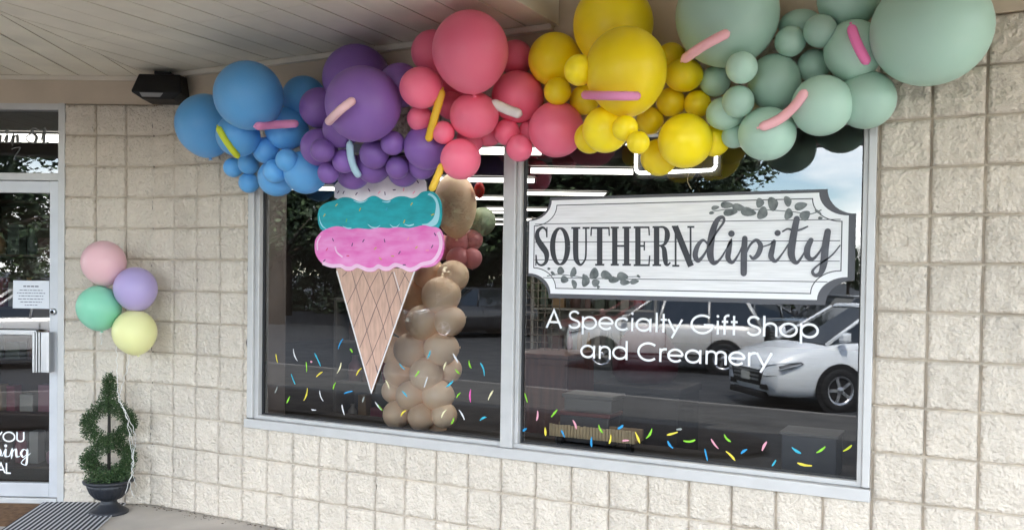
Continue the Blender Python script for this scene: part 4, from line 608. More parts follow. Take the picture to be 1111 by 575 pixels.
# ------------------------------------------------------------------ topiary in its urn
UX, UY = -.067, -.268
urn = empty('urn_planter', (UX, UY, 0.0), 'black fluted urn planter on the walkway at the edge of the striped mat', 'planter')
mu = mat('urn_black', (.018, .020, .026), .5, var=.3, vscale=12, bump=.1, bscale=60)
mb = MB()
mb.lathe([(.0, 0), (.118, 0), (.120, .012), (.105, .022), (.085, .035), (.055, .06), (.047, .075), (.05, .085)], 32)
mb.build('foot', mu, urn)
mb = MB(); mb.lathe([(.05, .085), (.08, .098), (.110, .13), (.127, .17), (.133, .195)], 96, flute=.018, nf=26); mb.build('bowl', mu, urn)
mb = MB(); mb.lathe([(.131, .193), (.152, .200), (.156, .212), (.147, .220), (.128, .214), (0, .205)], 40); mb.build('rim', mu, urn)
top = empty('spiral_topiary', (UX, UY, .205), 'dark green spiral topiary standing in the black urn', 'plant', rz=R(52))
mb = MB(); mb.tube([(0, 0, 0), (0, 0, .3), (0, 0, .62)], [.011, .010, .008], 8); mb.build('stem', mat('stake_dark', (.02, .016, .012), .8), top)
mb = MB(); rnd = random.Random(3)
def leafcard(p, d, l, w, mi):
    d = d.normalized(); s_ = d.cross(Vector((rnd.uniform(-1, 1), rnd.uniform(-1, 1), rnd.uniform(-1, 1)))).normalized()
    nrm = d.cross(s_)
    mb.add([p, p+d*l*.5+s_*w, p+d*l+nrm*l*.15, p+d*l*.5-s_*w], [(0, 1, 2, 3)], mi)
CR = []   # (centre, radius) along the coil
# two strands wind round the stake and cross twice, leaving two open eyes
for sg in (1, -1):
    for t in np.linspace(0, 1, 40):
        for z0, hh, rr_, rt in ((.03, .215, .108, .050), (.25, .235, .112, .047)):
            CR.append((Vector((sg*rr_*math.sin(math.pi*t) + .012*sg, (.045 if z0 > .1 else -.045)*sg*math.cos(math.pi*t), z0+hh*t)), rt*(1.12-.22*math.sin(math.pi*t) if sg > 0 else 1.12-.12*math.sin(math.pi*t))))
for t in np.linspace(0, 1, 26): CR.append((Vector((.0, 0, .475+.19*t)), .070*(1-.55*t)))
for a in np.linspace(0, 2*math.pi, 26): CR.append((Vector((.09*math.cos(a), .09*math.sin(a), .035)), .055))
for k in range(21000):
    c0, r0 = CR[rnd.randrange(len(CR))]
    d = Vector((rnd.gauss(0, 1), rnd.gauss(0, 1), rnd.gauss(0, 1))).normalized()
    p = c0 + d*r0*(rnd.random()**.45)*rnd.choice((1, 1, 1, 1.08, 1.16))
    leafcard(p, d + Vector((rnd.uniform(-.8, .8), rnd.uniform(-.8, .8), rnd.uniform(-.3, 1))), rnd.uniform(.009, .017), rnd.uniform(.0022, .004), rnd.choice((0, 0, 1, 1, 2)))
mb.build('foliage', [mat('topiary_leaf_'+n, c_, .55) for n, c_ in (('deep', (.022, .048, .014)), ('mid', (.04, .082, .024)), ('light', (.07, .13, .04)))], top)
# ------------------------------------------------------------------ mats
def qd(name, P, z, th_, mats, label, cat):
    mb = MB(); n = len(P); mb.add([(x, y, z+th_) for x, y in P] + [(x, y, z) for x, y in P], [tuple(range(n))] + [(i, n+i, n+(i+1) % n, (i+1) % n) for i in range(n)])
    return tag(mb.build(name, mats), label, cat)
dv = Vector((.592, -.806, 0)); wv = Vector((.806, .592, 0))
def stripe_mat():
    m = mat('striped_mat_weave', (.5, .5, .5), .9, bump=.4, bscale=200); nt = m.node_tree; b = nt.nodes['Principled BSDF']
    tc = nt.nodes.new('ShaderNodeTexCoord'); vm = nt.nodes.new('ShaderNodeVectorMath'); vm.operation = 'DOT_PRODUCT'; vm.inputs[1].default_value = (wv.x, wv.y, 0)
    nt.links.new(tc.outputs['Object'], vm.inputs[0])
    m1 = nt.nodes.new('ShaderNodeMath'); m1.operation = 'MULTIPLY'; m1.inputs[1].default_value = 1/.031; nt.links.new(vm.outputs['Value'], m1.inputs[0])
    m2 = nt.nodes.new('ShaderNodeMath'); m2.operation = 'FRACT'; nt.links.new(m1.outputs[0], m2.inputs[0])
    cr = nt.nodes.new('ShaderNodeValToRGB'); cr.color_ramp.interpolation = 'CONSTANT'
    cr.color_ramp.elements[0].color = (.028, .03, .036, 1); cr.color_ramp.elements[1].position = .58; cr.color_ramp.elements[1].color = (.55, .55, .57, 1)
    nt.links.new(m2.outputs[0], cr.inputs['Fac']); nt.links.new(cr.outputs[0], b.inputs['Base Color']); return m
a = Vector((-.147, -.075, 0)); w_ = .54
e = left_plane(.62, 0, .02)
P = [a, a + dv*1.35, a + dv*1.35 - wv*w_*1.02, Vector((-.636, -.318, 0))]
qd('striped_mat', [(p.x, p.y) for p in P], .004, .008, stripe_mat(), 'black and white striped floor mat lying askew before the urn', 'mat')
b0 = Vector((-.60, -.33, 0)) + NL*.02; 
P = [left_plane(.60, 0, .05), left_plane(.60, 0, .05)+dv*.001, left_plane(.60, 0, .05) + NL*.50, left_plane(1.40, 0, .05) + NL*.50, left_plane(1.40, 0, .05)]
P = [left_plane(.62, 0, .045), left_plane(.62, 0, .56), left_plane(1.46, 0, .56), left_plane(1.46, 0, .045)]
# the striped mat lies over the corner of the coir mat
qd('coir_doormat', [(p.x, p.y) for p in reversed(P)], -.004, .0075, mat('coir', (.20, .105, .045), .95, var=.4, vscale=25, bump=.8, bscale=220), 'brown coir doormat at the door, partly under the striped mat', 'mat')
# ------------------------------------------------------------------ ground
def struct(name, mb, m): return tag(mb.build(name, m), kind='structure')
mb = MB(); mb.add([(-12, -3.25, 0), (12, -3.25, 0), (12, .2, 0), (-12, .2, 0)], [(0, 1, 2, 3)]); struct('walkway', mb, M['conc'])
mb = MB(); mb.add([(-12, -3.26, -.001), (12, -3.26, -.001), (12, -4.9, -.06), (-12, -4.9, -.06), (12, -9.0, -.46), (-12, -11.2, -.46)], [(1, 0, 3, 2), (2, 3, 5, 4)])
struct('sloped_path', mb, mat('path_concrete', (.055, .052, .048), .9, var=.35, vscale=1.5, bump=.3, bscale=90))
mb = MB(); mb.box((0, 0, 0), (1, 1, 1)); 
k0, k1 = Vector((12, -9.0, 0)), Vector((-12, -11.2, 0)); kd = (k1-k0).normalized(); kn = Vector((kd.y, -kd.x, 0))
mb = MB()
A = [k0 + kn*0, k1 + kn*0, k1 - kn*.15, k0 - kn*.15]
if A[2].y > A[1].y: A = [k0, k1, k1 + kn*.15, k0 + kn*.15]
mb.add([(p.x, p.y, -.455) for p in A] + [(p.x, p.y, -.64) for p in A], [(0, 1, 2, 3), (0, 4, 5, 1), (2, 6, 7, 3), (1, 5, 6, 2), (3, 7, 4, 0)]); struct('kerb', mb, mat('kerb_concrete', (.16, .15, .14), .9, var=.3, vscale=4))
mb = MB(); mb.add([(-900, -900, -.62), (900, -900, -.62), (900, 900, -.62), (-900, 900, -.62)], [(0, 1, 2, 3)]); struct('parking_lot', mb, M['asph'])
mb = MB()
for k in range(1, 7):
    p = Vector((k*3.4+.3, -11.2, 0)); d = Vector((.69, -.72, 0)); n_ = Vector((d.y, -d.x, 0))*.05
    mb.add([(q_.x, q_.y, -.615) for q_ in (p-n_, p+n_, p+n_+d*5.2, p-n_+d*5.2)], [(0, 1, 2, 3)])
struct('parking_lines', mb, M['paintline'])
# mulch bed by the walk, with a rounded end
mb = MB(); P = [(-9, -3.42), (2.55, -3.42)] + [(2.55+.62*math.sin(R(t)), -4.02+.6*math.cos(R(t))) for t in range(15, 180, 15)] + [(2.5, -4.62), (-9, -5.1)]
cv = [(x_, y_, .02) for x_, y_ in P]; inn = [(x_*.985+(.02 if x_ < 0 else -.02), -4.1+(y_+4.1)*.72, .07) for x_, y_ in P]; n = len(P)
mb.add(cv+inn, [(i, (i+1) % n, n+(i+1) % n, n+i) for i in range(n)] + [tuple(range(n, 2*n))], 0, True)
tag(mb.build('mulch_bed', M['mulch']), 'dark mulch planting bed beside the walkway, seen mirrored in the window', 'planting bed', kind='stuff')
# litter of bark chips along the foot of the wall
mb = MB(); rnd = random.Random(9)
for k in range(230):
    x_ = rnd.uniform(-.1, 3.2); y_ = -.012-abs(rnd.gauss(0, .035)); r_ = rnd.uniform(.003, .012); a_ = rnd.uniform(0, 6.3)
    ca, sa = math.cos(a_)*r_, math.sin(a_)*r_
    mb.add([(x_-ca, y_-sa, .002), (x_+sa*.35, y_-ca*.35, .006), (x_+ca, y_+sa, .003), (x_-sa*.35, y_+ca*.35, .002)], [(0, 1, 2, 3)], rnd.choice((0, 0, 1)))
tag(mb.build('bark_litter', [mat('bark_chip', (.07, .05, .035), .9), mat('dry_leaf', (.3, .24, .16), .9)]), 'specks of bark and dry leaf along the foot of the block wall', 'litter', kind='stuff')
# ------------------------------------------------------------------ in the shop
u30 = Vector((math.cos(R(27)), math.sin(R(27)), 0)); v30 = Vector((-u30.y, u30.x, 0))
def troffer(c, first=[None]):
    if first[0] is None:
        o = empty('ceiling_light', c, rz=R(27)); tag(o, 'bright rectangular light panel in the dark shop ceiling', 'ceiling light', 'ceiling lights in the shop')
        mb = MB(); mb.box((-.6, -.27, -.012), (.6, .27, -.001)); mb.build('diffuser', M['troffer'], o)
        mb = MB()
        for a_, b_ in (((-.63, -.3, -.016), (.63, -.271, 0)), ((-.63, .271, -.016), (.63, .3, 0)), ((-.63, -.27, -.016), (-.601, .27, 0)), ((.601, -.27, -.016), (.63, .27, 0))): mb.box(a_, b_)
        mb.build('frame', M['troffer_frame'], o); first[0] = o
    else:
        o = copy_tree(first[0]); o.location = c
    return o
for c_ in TROF: troffer(c_)
m_led = mat('led_tube_white', (1, 1, 1), .4, emit=2.2)
mb = MB(); led = empty('lit_window_sign', (3.44, .38, 2.2), 'lit white outline sign hanging inside behind the yellow balloons', 'sign')
pts = [(-.215, 0, .12)] + [(-.215+.03-.03*math.cos(R(t)), 0, -.095+.03-.03*math.sin(R(t))) for t in range(0, 91, 15)] + [(.215-.03+.03*math.sin(R(t)), 0, -.095+.03-.03*math.cos(R(t))) for t in range(0, 91, 15)] + [(.215, 0, .12)] + [(.185, 0, .15), (-.185, 0, .15), (-.215, 0, .12)]
mb.tube(pts, .0085, 8); mb.build('light_tube', m_led, led)
mb = MB(); mb.box((-.24, .02, -.13), (.24, .035, .18)); mb.build('backing_panel', M['black'], led, .005)
wood_r = mat('red_brown_wood', (.10, .035, .025), .4, var=.35, vscale=6, stretch=(6, 6, .6))
cab = empty('cabinet', (2.36, 1.25, .006), 'red-brown wooden cabinet standing inside the right pane by the mullion', 'cabinet')
mb = MB(); mb.box((-.19, -.22, 0), (.19, .22, 1.02)); mb.build('carcass', wood_r, cab, .006)
mb = MB(); mb.box((-.20, -.235, 1.021), (.20, .23, 1.05)); mb.build('top', wood_r, cab, .006)
mb = MB(); mb.box((-.20, -.226, .05), (-.10, -.221, .98)); mb.box((-.08, -.228, .05), (.18, -.222, .98)); mb.build('door', wood_r, cab, .003)
# stack of lidded boxes on the ledge and a fringed roll before it
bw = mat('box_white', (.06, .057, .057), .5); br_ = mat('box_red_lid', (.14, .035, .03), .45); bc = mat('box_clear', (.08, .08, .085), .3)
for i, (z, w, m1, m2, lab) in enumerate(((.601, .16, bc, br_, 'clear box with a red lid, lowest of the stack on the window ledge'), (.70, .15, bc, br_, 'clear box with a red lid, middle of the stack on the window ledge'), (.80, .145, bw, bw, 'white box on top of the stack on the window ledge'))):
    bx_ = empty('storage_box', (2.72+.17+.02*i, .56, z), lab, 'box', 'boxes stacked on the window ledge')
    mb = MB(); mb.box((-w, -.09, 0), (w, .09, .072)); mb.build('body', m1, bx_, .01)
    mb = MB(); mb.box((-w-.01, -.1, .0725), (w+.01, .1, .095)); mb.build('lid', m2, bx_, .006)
rl = empty('ribbed_tray', (3.0, .42, .668), 'pale ribbed wooden tray lying low in front of the stacked boxes', 'tray')
mb = MB(); rnd = random.Random(8)
for k in range(27): mb.box((-.252+.0187*k, -.06, 0), (-.252+.0187*k+.0165, -.05+rnd.uniform(-.002, .002), .066+rnd.uniform(-.003, .003)))
mb.build('front_slats', mat('tray_wood', srgb(205, 180, 140), .8, var=.25, vscale=30, stretch=(20, 1, 1)), rl, .002)
mb = MB(); mb.box((-.25, -.049, 0), (.25, .08, .012)); mb.box((-.25, .06, .0121), (.25, .08, .06)); mb.build('base', mat('tray_base', srgb(150, 125, 95), .8), rl)
st = empty('tray_stand', (3.0, .42, .601), 'low dark stand under the pale ribbed tray', 'stand'); mb = MB(); mb.box((-.22, -.03, 0), (-.19, .03, .066)); mb.box((.19, -.03, 0), (.22, .03, .066)); mb.box((-.189, -.02, .01), (.189, .02, .03)); mb.build('frame', M['black'], st, .004)
# magenta beanbag-like cushion behind
mb = MB(); mb.lathe([(0, 0), (.30, 0), (.36, .08), (.37, .2), (.32, .38), (.22, .52), (.10, .58), (0, .59)], 28, flute=.04, nf=7)
o = mb.build('cushion', mat('magenta_fabric', srgb(66, 5, 26), .85, var=.25, vscale=5, bump=.3, bscale=20)); o.location = (2.78, 1.85, .83); o.scale = (.62, .6, .66); tag(o, 'magenta cushion on a dark chest in the shop behind the lettering', 'cushion')
stl = empty('storage_chest', (2.78, 1.85, .006), 'dark wooden chest under the magenta cushion in the shop', 'chest')
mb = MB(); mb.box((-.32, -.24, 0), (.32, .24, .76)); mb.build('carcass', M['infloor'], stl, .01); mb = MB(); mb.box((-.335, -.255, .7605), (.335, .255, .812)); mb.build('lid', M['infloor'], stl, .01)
# open shelves with small goods
def shelf(loc, rz, w, h_, d, n, label, m, goods, seed):
    o = empty('shelf_unit', loc, label, 'shelf', rz=rz); rnd = random.Random(seed)
    for sx in (-1, 1): mb = MB(); mb.box((sx*w/2-.012, -d/2, 0), (sx*w/2+.012, d/2, h_)); mb.build('side_panel', m, o, .002)
    for k in range(n+1):
        mb = MB(); z = h_*k/n*.97+.01; mb.box((-w/2+.0125, -d/2+.002, z), (w/2-.0125, d/2-.002, z+.018)); mb.build('shelf', m, o, .002)
    mb = MB(); mb.box((-w/2, d/2, 0), (w/2, d/2+.01, h_)); mb.build('back_panel', m, o)
    mw = Matrix.Translation(loc) @ Matrix.Rotation(rz, 4, 'Z')
    for k in range(n):
        z = h_*k/n*.97+.0285; x_ = -w/2+.05
        while x_ < w/2-.08:
            ww = rnd.uniform(.05, .13); hh = rnd.uniform(.35, .8)*h_/n*.85; c_ = rnd.choice(goods)
            g = MB(); typ = rnd.random(); xx = min(x_+ww/2, w/2-.07)
            if typ < .5: g.box((-ww/2*.9, -.05, 0), (ww/2*.9, .05, hh))
            else: g.lathe([(0, 0), (ww*.38, 0), (ww*.45, hh*.3), (ww*.42, hh*.62), (ww*.2, hh*.8), (ww*.2, hh*.95), (ww*.25, hh), (0, hh)], 14)
            g_ = g.build('gift_box' if typ < .5 else 'vase', c_, None, .004 if typ < .5 else 0); g_.matrix_world = mw @ Matrix.Translation((xx, -.02, z))
            tag(g_, ('small boxed gift' if typ < .5 else 'small vase')+' on the '+label.split(' with')[0], 'gift' if typ < .5 else 'vase', 'goods on the '+label.split(' with')[0]); x_ += ww+.03
    return o
gd = [mat('goods_'+str(i), c_, .5) for i, c_ in enumerate(((.35, .33, .3), (.25, .05, .08), (.1, .12, .1), (.32, .2, .1), (.12, .06, .05), (.3, .14, .17)))]
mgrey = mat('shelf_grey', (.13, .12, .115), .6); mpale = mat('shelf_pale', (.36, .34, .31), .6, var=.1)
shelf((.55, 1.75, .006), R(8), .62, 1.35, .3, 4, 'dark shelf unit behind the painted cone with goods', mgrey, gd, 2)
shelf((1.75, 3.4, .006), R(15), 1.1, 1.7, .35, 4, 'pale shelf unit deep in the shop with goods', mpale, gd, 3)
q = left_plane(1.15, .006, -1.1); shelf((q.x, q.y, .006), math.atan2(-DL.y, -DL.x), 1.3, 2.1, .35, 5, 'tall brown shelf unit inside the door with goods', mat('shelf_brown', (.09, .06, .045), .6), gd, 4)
# wire grid rack by the mullion
rk = empty('grid_rack', (2.15, 1.3, .006), 'black wire grid rack beside the tan balloon column indoors', 'rack', rz=R(12)); mb = MB()
for k in range(9): mb.tube([(-.2+.05*k, 0, .05), (-.2+.05*k, 0, 1.95)], .0035, 5)
for k in range(38): mb.tube([(-.2, .004, .05+.05*k), (.2, .004, .05+.05*k)], .0035, 5)
mb.build('grid', mat('wire_dark', (.16, .13, .11), .5), rk)
for sx in (-.2, .2): mb = MB(); mb.box((sx-.012, -.2, 0), (sx+.012, .2, .03)); mb.build('foot', M['black'], rk, .003)
ped = empty('display_pedestal', (4.14, .48, .601), 'pale grey display riser on the ledge at the right end of the window', 'display stand')
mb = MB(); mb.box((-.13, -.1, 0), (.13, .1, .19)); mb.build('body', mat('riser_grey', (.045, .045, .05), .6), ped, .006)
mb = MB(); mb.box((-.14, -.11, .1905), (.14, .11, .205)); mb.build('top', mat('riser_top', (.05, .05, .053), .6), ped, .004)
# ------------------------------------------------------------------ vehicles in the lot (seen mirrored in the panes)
M['tyre'] = mat('tyre_rubber', (.015, .015, .016), .85); M['rim'] = mat('alloy_rim', (.5, .5, .52), .3, metal=.9); M['autoglass'] = mat('vehicle_glass', (.012, .016, .018), .06, spec=.8)
M['arch'] = mat('arch_liner', (.008, .008, .009), .9); M['hlamp'] = mat('headlight_glass', (.62, .65, .68), .08, spec=.8, coat=.5); M['hlamp_dark'] = mat('headlight_smoked', (.05, .052, .056), .08, spec=.8, coat=.5); M['tlamp'] = mat('tail_light', (.35, .02, .02), .15, coat=.5); M['plate'] = mat('number_plate', (.5, .5, .45), .5)
KINDS_ = {   # length-wise stations of the lower body: x, bottom, belt, half width ; cabin: base front, roof front, roof rear, base rear, roof height
 'suv': ([(2.33, .46, .80, .66), (2.24, .30, .98, .82), (1.95, .26, 1.05, .91), (1.45, .26, 1.10, .95), (.9, .25, 1.13, .96), (-1.7, .25, 1.12, .96), (-2.1, .30, 1.10, .94), (-2.28, .42, 1.0, .86)], (1.05, .25, -1.85, -2.2, 1.74)),
 'van': ([(2.56, .40, .66, .66), (2.47, .22, .83, .88), (2.15, .19, .95, .955), (1.75, .19, 1.04, .985), (1.25, .19, 1.12, .99), (-1.9, .19, 1.12, .99), (-2.35, .24, 1.08, .97), (-2.52, .40, 1.0, .90)], (1.55, .55, -2.0, -2.42, 1.74)),
 'sedan': ([(2.35, .40, .64, .62), (2.25, .24, .78, .80), (1.9, .2, .86, .88), (1.3, .2, .92, .91), (.8, .2, .95, .92), (-1.5, .2, .97, .92), (-2.1, .24, .98, .88), (-2.33, .40, .88, .78)], (.95, .15, -.95, -1.75, 1.43))}
def loft(mb, rings, mi=0, smooth=True, cap=True):
    n = len(rings[0]); vs = [p for r_ in rings for p in r_]
    fs = [(i*n+k, (i+1)*n+k, (i+1)*n+(k+1) % n, i*n+(k+1) % n) for i in range(len(rings)-1) for k in range(n)]
    if cap: fs += [tuple(range(n)), tuple(reversed(range((len(rings)-1)*n, len(rings)*n)))]
    mb.add(vs, fs, mi, smooth)
def vehicle(name, kind, paint, pos, fwd, label, cat):
    o = empty(name, (pos[0], pos[1], -.615), label, cat, 'vehicles parked in the lot, mirrored in the window', rz=math.atan2(fwd[1], fwd[0]))
    st_, (bf, rf, rr, br2, zr) = KINDS_[kind]
    pm_ = mat('paint_'+name+'_'+paint[0], paint[1], .28, metal=paint[2], coat=.6, var=.03, vscale=3)
    mb = MB(); rings = []
    for x, zb, zt, w in st_:
        h_ = zt-zb
        half = [(w*.55, zb), (w*.92, zb+.05), (w, zb+.18), (w*1.0, zb+h_*.62), (w*.965, zb+h_*.86), (w*.90, zt), (w*.45, zt+.03)]
        rings.append([(x, y, z) for y, z in half] + [(x, 0, zt+.04)] + [(x, -y, z) for y, z in reversed(half)] + [(x, 0, zb)])
    loft(mb, rings); body = mb.build('body', pm_, o, .02)
    wmid = st_[4][3]; zt = st_[4][2]
    mb = MB()
    def gr(x, z, w): return [(x, y*w, z) for y in (-1, -.5, 0, .5, 1)]
    wb_, wr_ = wmid*.90, wmid*.70
    base = [(bf, 0), (rf, 1), (rr, 1), (br2, 0)]
    lo = [(bf, -wb_*.88, zt-.02), (bf+.06, 0, zt), (bf, wb_*.88, zt-.02), (rf-.2, wb_, zt-.02), (br2, wb_*.95, zt-.02), (br2, -wb_*.95, zt-.02), (rf-.2, -wb_, zt-.02)]
    hi = [(rf, -wr_*.92, zr-.05), (rf+.04, 0, zr-.03), (rf, wr_*.92, zr-.05), (rf-.3, wr_, zr-.05), (rr, wr_*.95, zr-.06), (rr, -wr_*.95, zr-.06), (rf-.3, -wr_, zr-.05)]
    mb.add(lo+hi, [(i, (i+1) % 7, 7+(i+1) % 7, 7+i) for i in range(7)])
    mb.build('windows', M['autoglass'], o)
    mb = MB(); up = [(x*.985 if x > 0 else x*.985, y*.9, z+.07) for x, y, z in hi]; mb.add([(x+(.02 if x > rf-.1 else -.02), y*1.02, z-.004) for x, y, z in hi]+up, [(i, (i+1) % 7, 7+(i+1) % 7, 7+i) for i in range(7)] + [tuple(range(7, 14)), tuple(reversed(range(7)))], 0)
    mb.build('roof', pm_, o, .03, 3)
    mb = MB()
    for sy in (-1, 1):
        for (xa, ya), (xb, yb) in (((bf, wb_*.9), (rf, wr_*.95)), ((.1, wb_+.008), (-.05, wr_+.012)), ((-1.05, wb_+.006), (-1.05, wr_+.008)), ((br2, wb_*.96), (rr, wr_*.97))):
            mb.tube([(xa, sy*ya, zt-.02), (xb, sy*yb, zr-.04)], .032, 6)
    mb.build('pillars', pm_, o)
    wb2 = 1.4 if kind != 'sedan' else 1.36; r_ = .36 if kind != 'sedan' else .33
    for sx in (1, -1):
        for sy in (-1, 1):
            Mx = Matrix.Translation((sx*wb2, sy*(wmid-.11), r_)) @ Matrix.Rotation(R(-90*sy), 4, 'X')
            mb = MB(); mb.lathe([(0, .104), (r_+.07, .104), (r_+.085, .1135), (r_+.06, .1165), (0, .1165)], 30, 0, Mx); mb.build('wheel_arch', M['arch'], o)
            mb = MB(); mb.lathe([(r_*.62, .02), (r_*.9, .02), (r_, .05), (r_, .11), (r_*.93, .135), (r_*.66, .14), (r_*.62, .118)], 30, 0, Mx, cap=False); wh = mb.build('wheel', M['tyre'], o)
            mb = MB(); mb.lathe([(r_*.67, .1415), (r_*.61, .139), (r_*.57, .118)], 28, 0, Mx, cap=False); mb.lathe([(0, .134), (.06, .132), (.07, .12)], 12, 0, Mx, cap=False)
            for k in range(5):
                mb.box((.03, -.028, .119), (r_*.60, .028, .131), 0, Mx @ Matrix.Rotation(R(72*k), 4, 'Z'))
            mb.build('rim', M['rim'], wh)
    fx, fb, ft, fw_ = st_[1]; f0 = st_[0][0]
    for sy in (-1, 1):
        z0 = ft-.10
        mb = MB(); P = [(fx+.03, sy*fw_*.50, z0-.06), (fx-.10, sy*(fw_+.05), z0-.02), (fx-.42, sy*(st_[2][3]+.006), z0+.06), (fx-.40, sy*(st_[2][3]-.02), z0+.10), (fx-.06, sy*fw_*.9, z0+.05), (fx+.045, sy*fw_*.52, z0-.0)]
        mb.add([(x+.05, y*1.012, z) for x, y, z in P] + [(x-.15, y*.93, z) for x, y, z in P], [tuple(range(6)), tuple(reversed(range(6, 12)))] + [(i, 6+i, 6+(i+1) % 6, (i+1) % 6) for i in range(6)])
        hl = mb.build('headlight', M['hlamp_dark'], o, .008)
        mb = MB(); mb.tube([(x+.062, y*1.02, z+.004) for x, y, z in (P[5], P[4], P[3])], .016, 6); mb.tube([(x+.062, y*1.02, z+.004) for x, y, z in (P[0], P[1], P[2])], .010, 6); mb.build('light_strip', M['hlamp'], hl)
        mb = MB(); mb.box((st_[-1][0]+.0, sy*.62-.14, .80), (st_[-1][0]+.10, sy*.62+.14, 1.0)); mb.build('tail_light', M['tlamp'], o, .02)
        mb = MB(); mb.add([(bf-.25, sy*(wb_+.03), zt+.02), (bf-.25, sy*(wb_+.25), zt+.05), (bf-.25, sy*(wb_+.25), zt+.20), (bf-.25, sy*(wb_+.08), zt+.20), (bf-.12, sy*(wb_+.06), zt+.03), (bf-.12, sy*(wb_+.22), zt+.06), (bf-.12, sy*(wb_+.21), zt+.17), (bf-.12, sy*(wb_+.10), zt+.17)],
            [(0, 1, 2, 3), (4, 7, 6, 5), (0, 4, 5, 1), (1, 5, 6, 2), (2, 6, 7, 3), (3, 7, 4, 0)]); mb.build('mirror', pm_, o, .02)
    mb = MB(); mb.add([(f0+.018, -.56, ft-.17), (f0+.018, .56, ft-.17), (f0+.022, .44, fb+.18), (f0+.022, -.44, fb+.18), (f0-.2, -.56, ft-.17), (f0-.2, .56, ft-.17), (f0-.2, .40, fb+.22), (f0-.2, -.40, fb+.22)], [(0, 1, 2, 3), (0, 4, 5, 1), (1, 5, 6, 2), (2, 6, 7, 3), (3, 7, 4, 0)])
    for z in (.2, .55, .9):
        zz = fb+.22 + (ft-.42-fb)*z; mb.box((f0+.016, -.44, zz), (f0+.035, .44, zz+.03), 1)
    mb.build('grille', [M['black'], M['chrome']], o)
    mb = MB(); mb.box((f0-.1, -.58, fb-.02), (f0+.045, .58, fb+.08)); mb.box((f0-.2, .42, fb+.12), (f0-.0, .66, fb+.22)); mb.box((f0-.2, -.66, fb+.12), (f0-.0, -.42, fb+.22)); mb.build('lower_bumper', M['black'], o, .02)
    mb = MB(); mb.box((f0+.036, -.15, fb+.24), (f0+.046, .15, fb+.38)); mb.build('number_plate', M['plate'], o, .004)
    mb = MB()
    for sy in (-1, 1):
        for xs_ in (.95, -.08, -1.12): mb.box((xs_-.006, sy*(wmid*1.0)-.004, .42), (xs_+.006, sy*(wmid*1.0)+.004, zt-.12))
        mb.box((-1.0, sy*(wmid+.002)-.004, .40), (1.0, sy*(wmid+.002)+.004, .44))
    mb.build('door_seams', M['black'], o)
    return o
WHITE = ('white', (.82, .84, .86), 0); SILV = ('silver', (.60, .58, .55), .15); DARK = ('charcoal', (.03, .032, .036), .3); RED = ('maroon', (.12, .02, .02), .2); GREY = ('grey', (.16, .17, .18), .4); BLUE = ('blue', (.05, .08, .14), .3)
vehicle('white_minivan', 'van', WHITE, (3.2, -13.0), (-.76, .65), 'white minivan nose-in to the kerb, mirrored at the right of the window', 'minivan')
vehicle('silver_suv', 'suv', SILV, (-1.95, -16.6), (-.97, .22), 'silver sport utility vehicle mirrored broadside below the plaque sign', 'car')
vehicle('dark_suv', 'suv', DARK, (1.3, -22.6), (-.55, .83), 'charcoal sport utility vehicle mirrored just beyond the white minivan hood', 'car')
vehicle('silver_sedan', 'sedan', GREY, (-2.2, -25.0), (-.65, .76), 'grey sedan mirrored between the silver and charcoal vehicles', 'car')
vehicle('maroon_sedan', 'sedan', RED, (-5.2, -23.2), (-.75, .66), 'maroon sedan mirrored behind the silver vehicle', 'car')
vehicle('dark_suv', 'suv', DARK, (-11.5, -23.5), (-.6, .8), 'dark vehicle mirrored faintly in the left pane', 'car')
vehicle('white_sedan', 'sedan', WHITE, (4.2, -31), (-.7, .7), 'white sedan mirrored far beyond the charcoal vehicle', 'car')
# lot lamp with two heads
lp = empty('parking_lamp', (-3.9, -43, -.62), 'black parking lot lamp post with two heads mirrored above the plaque sign', 'lamp post')
mb = MB(); mb.tube([(0, 0, .3), (0, 0, 6.35)], [.08, .06], 10); mb.build('pole', M['black'], lp)
mb = MB(); mb.lathe([(0, 0), (.25, 0), (.25, .55), (.2, .6), (0, .6)], 16); mb.build('base', M['conc'], lp)
for sx in (-1, 1):
    mb = MB(); mb.add([(sx*.12, -.13, 6.30), (sx*.72, -.16, 6.36), (sx*.72, .16, 6.36), (sx*.12, .13, 6.30), (sx*.12, -.10, 6.42), (sx*.68, -.12, 6.46), (sx*.68, .12, 6.46), (sx*.12, .10, 6.42)], [(0, 1, 2, 3), (4, 7, 6, 5), (0, 4, 5, 1), (1, 5, 6, 2), (2, 6, 7, 3), (3, 7, 4, 0)]); mb.tube([(0, 0, 6.36), (sx*.2, 0, 6.37)], .03, 6); mb.build('lamp_head', M['black'], lp)

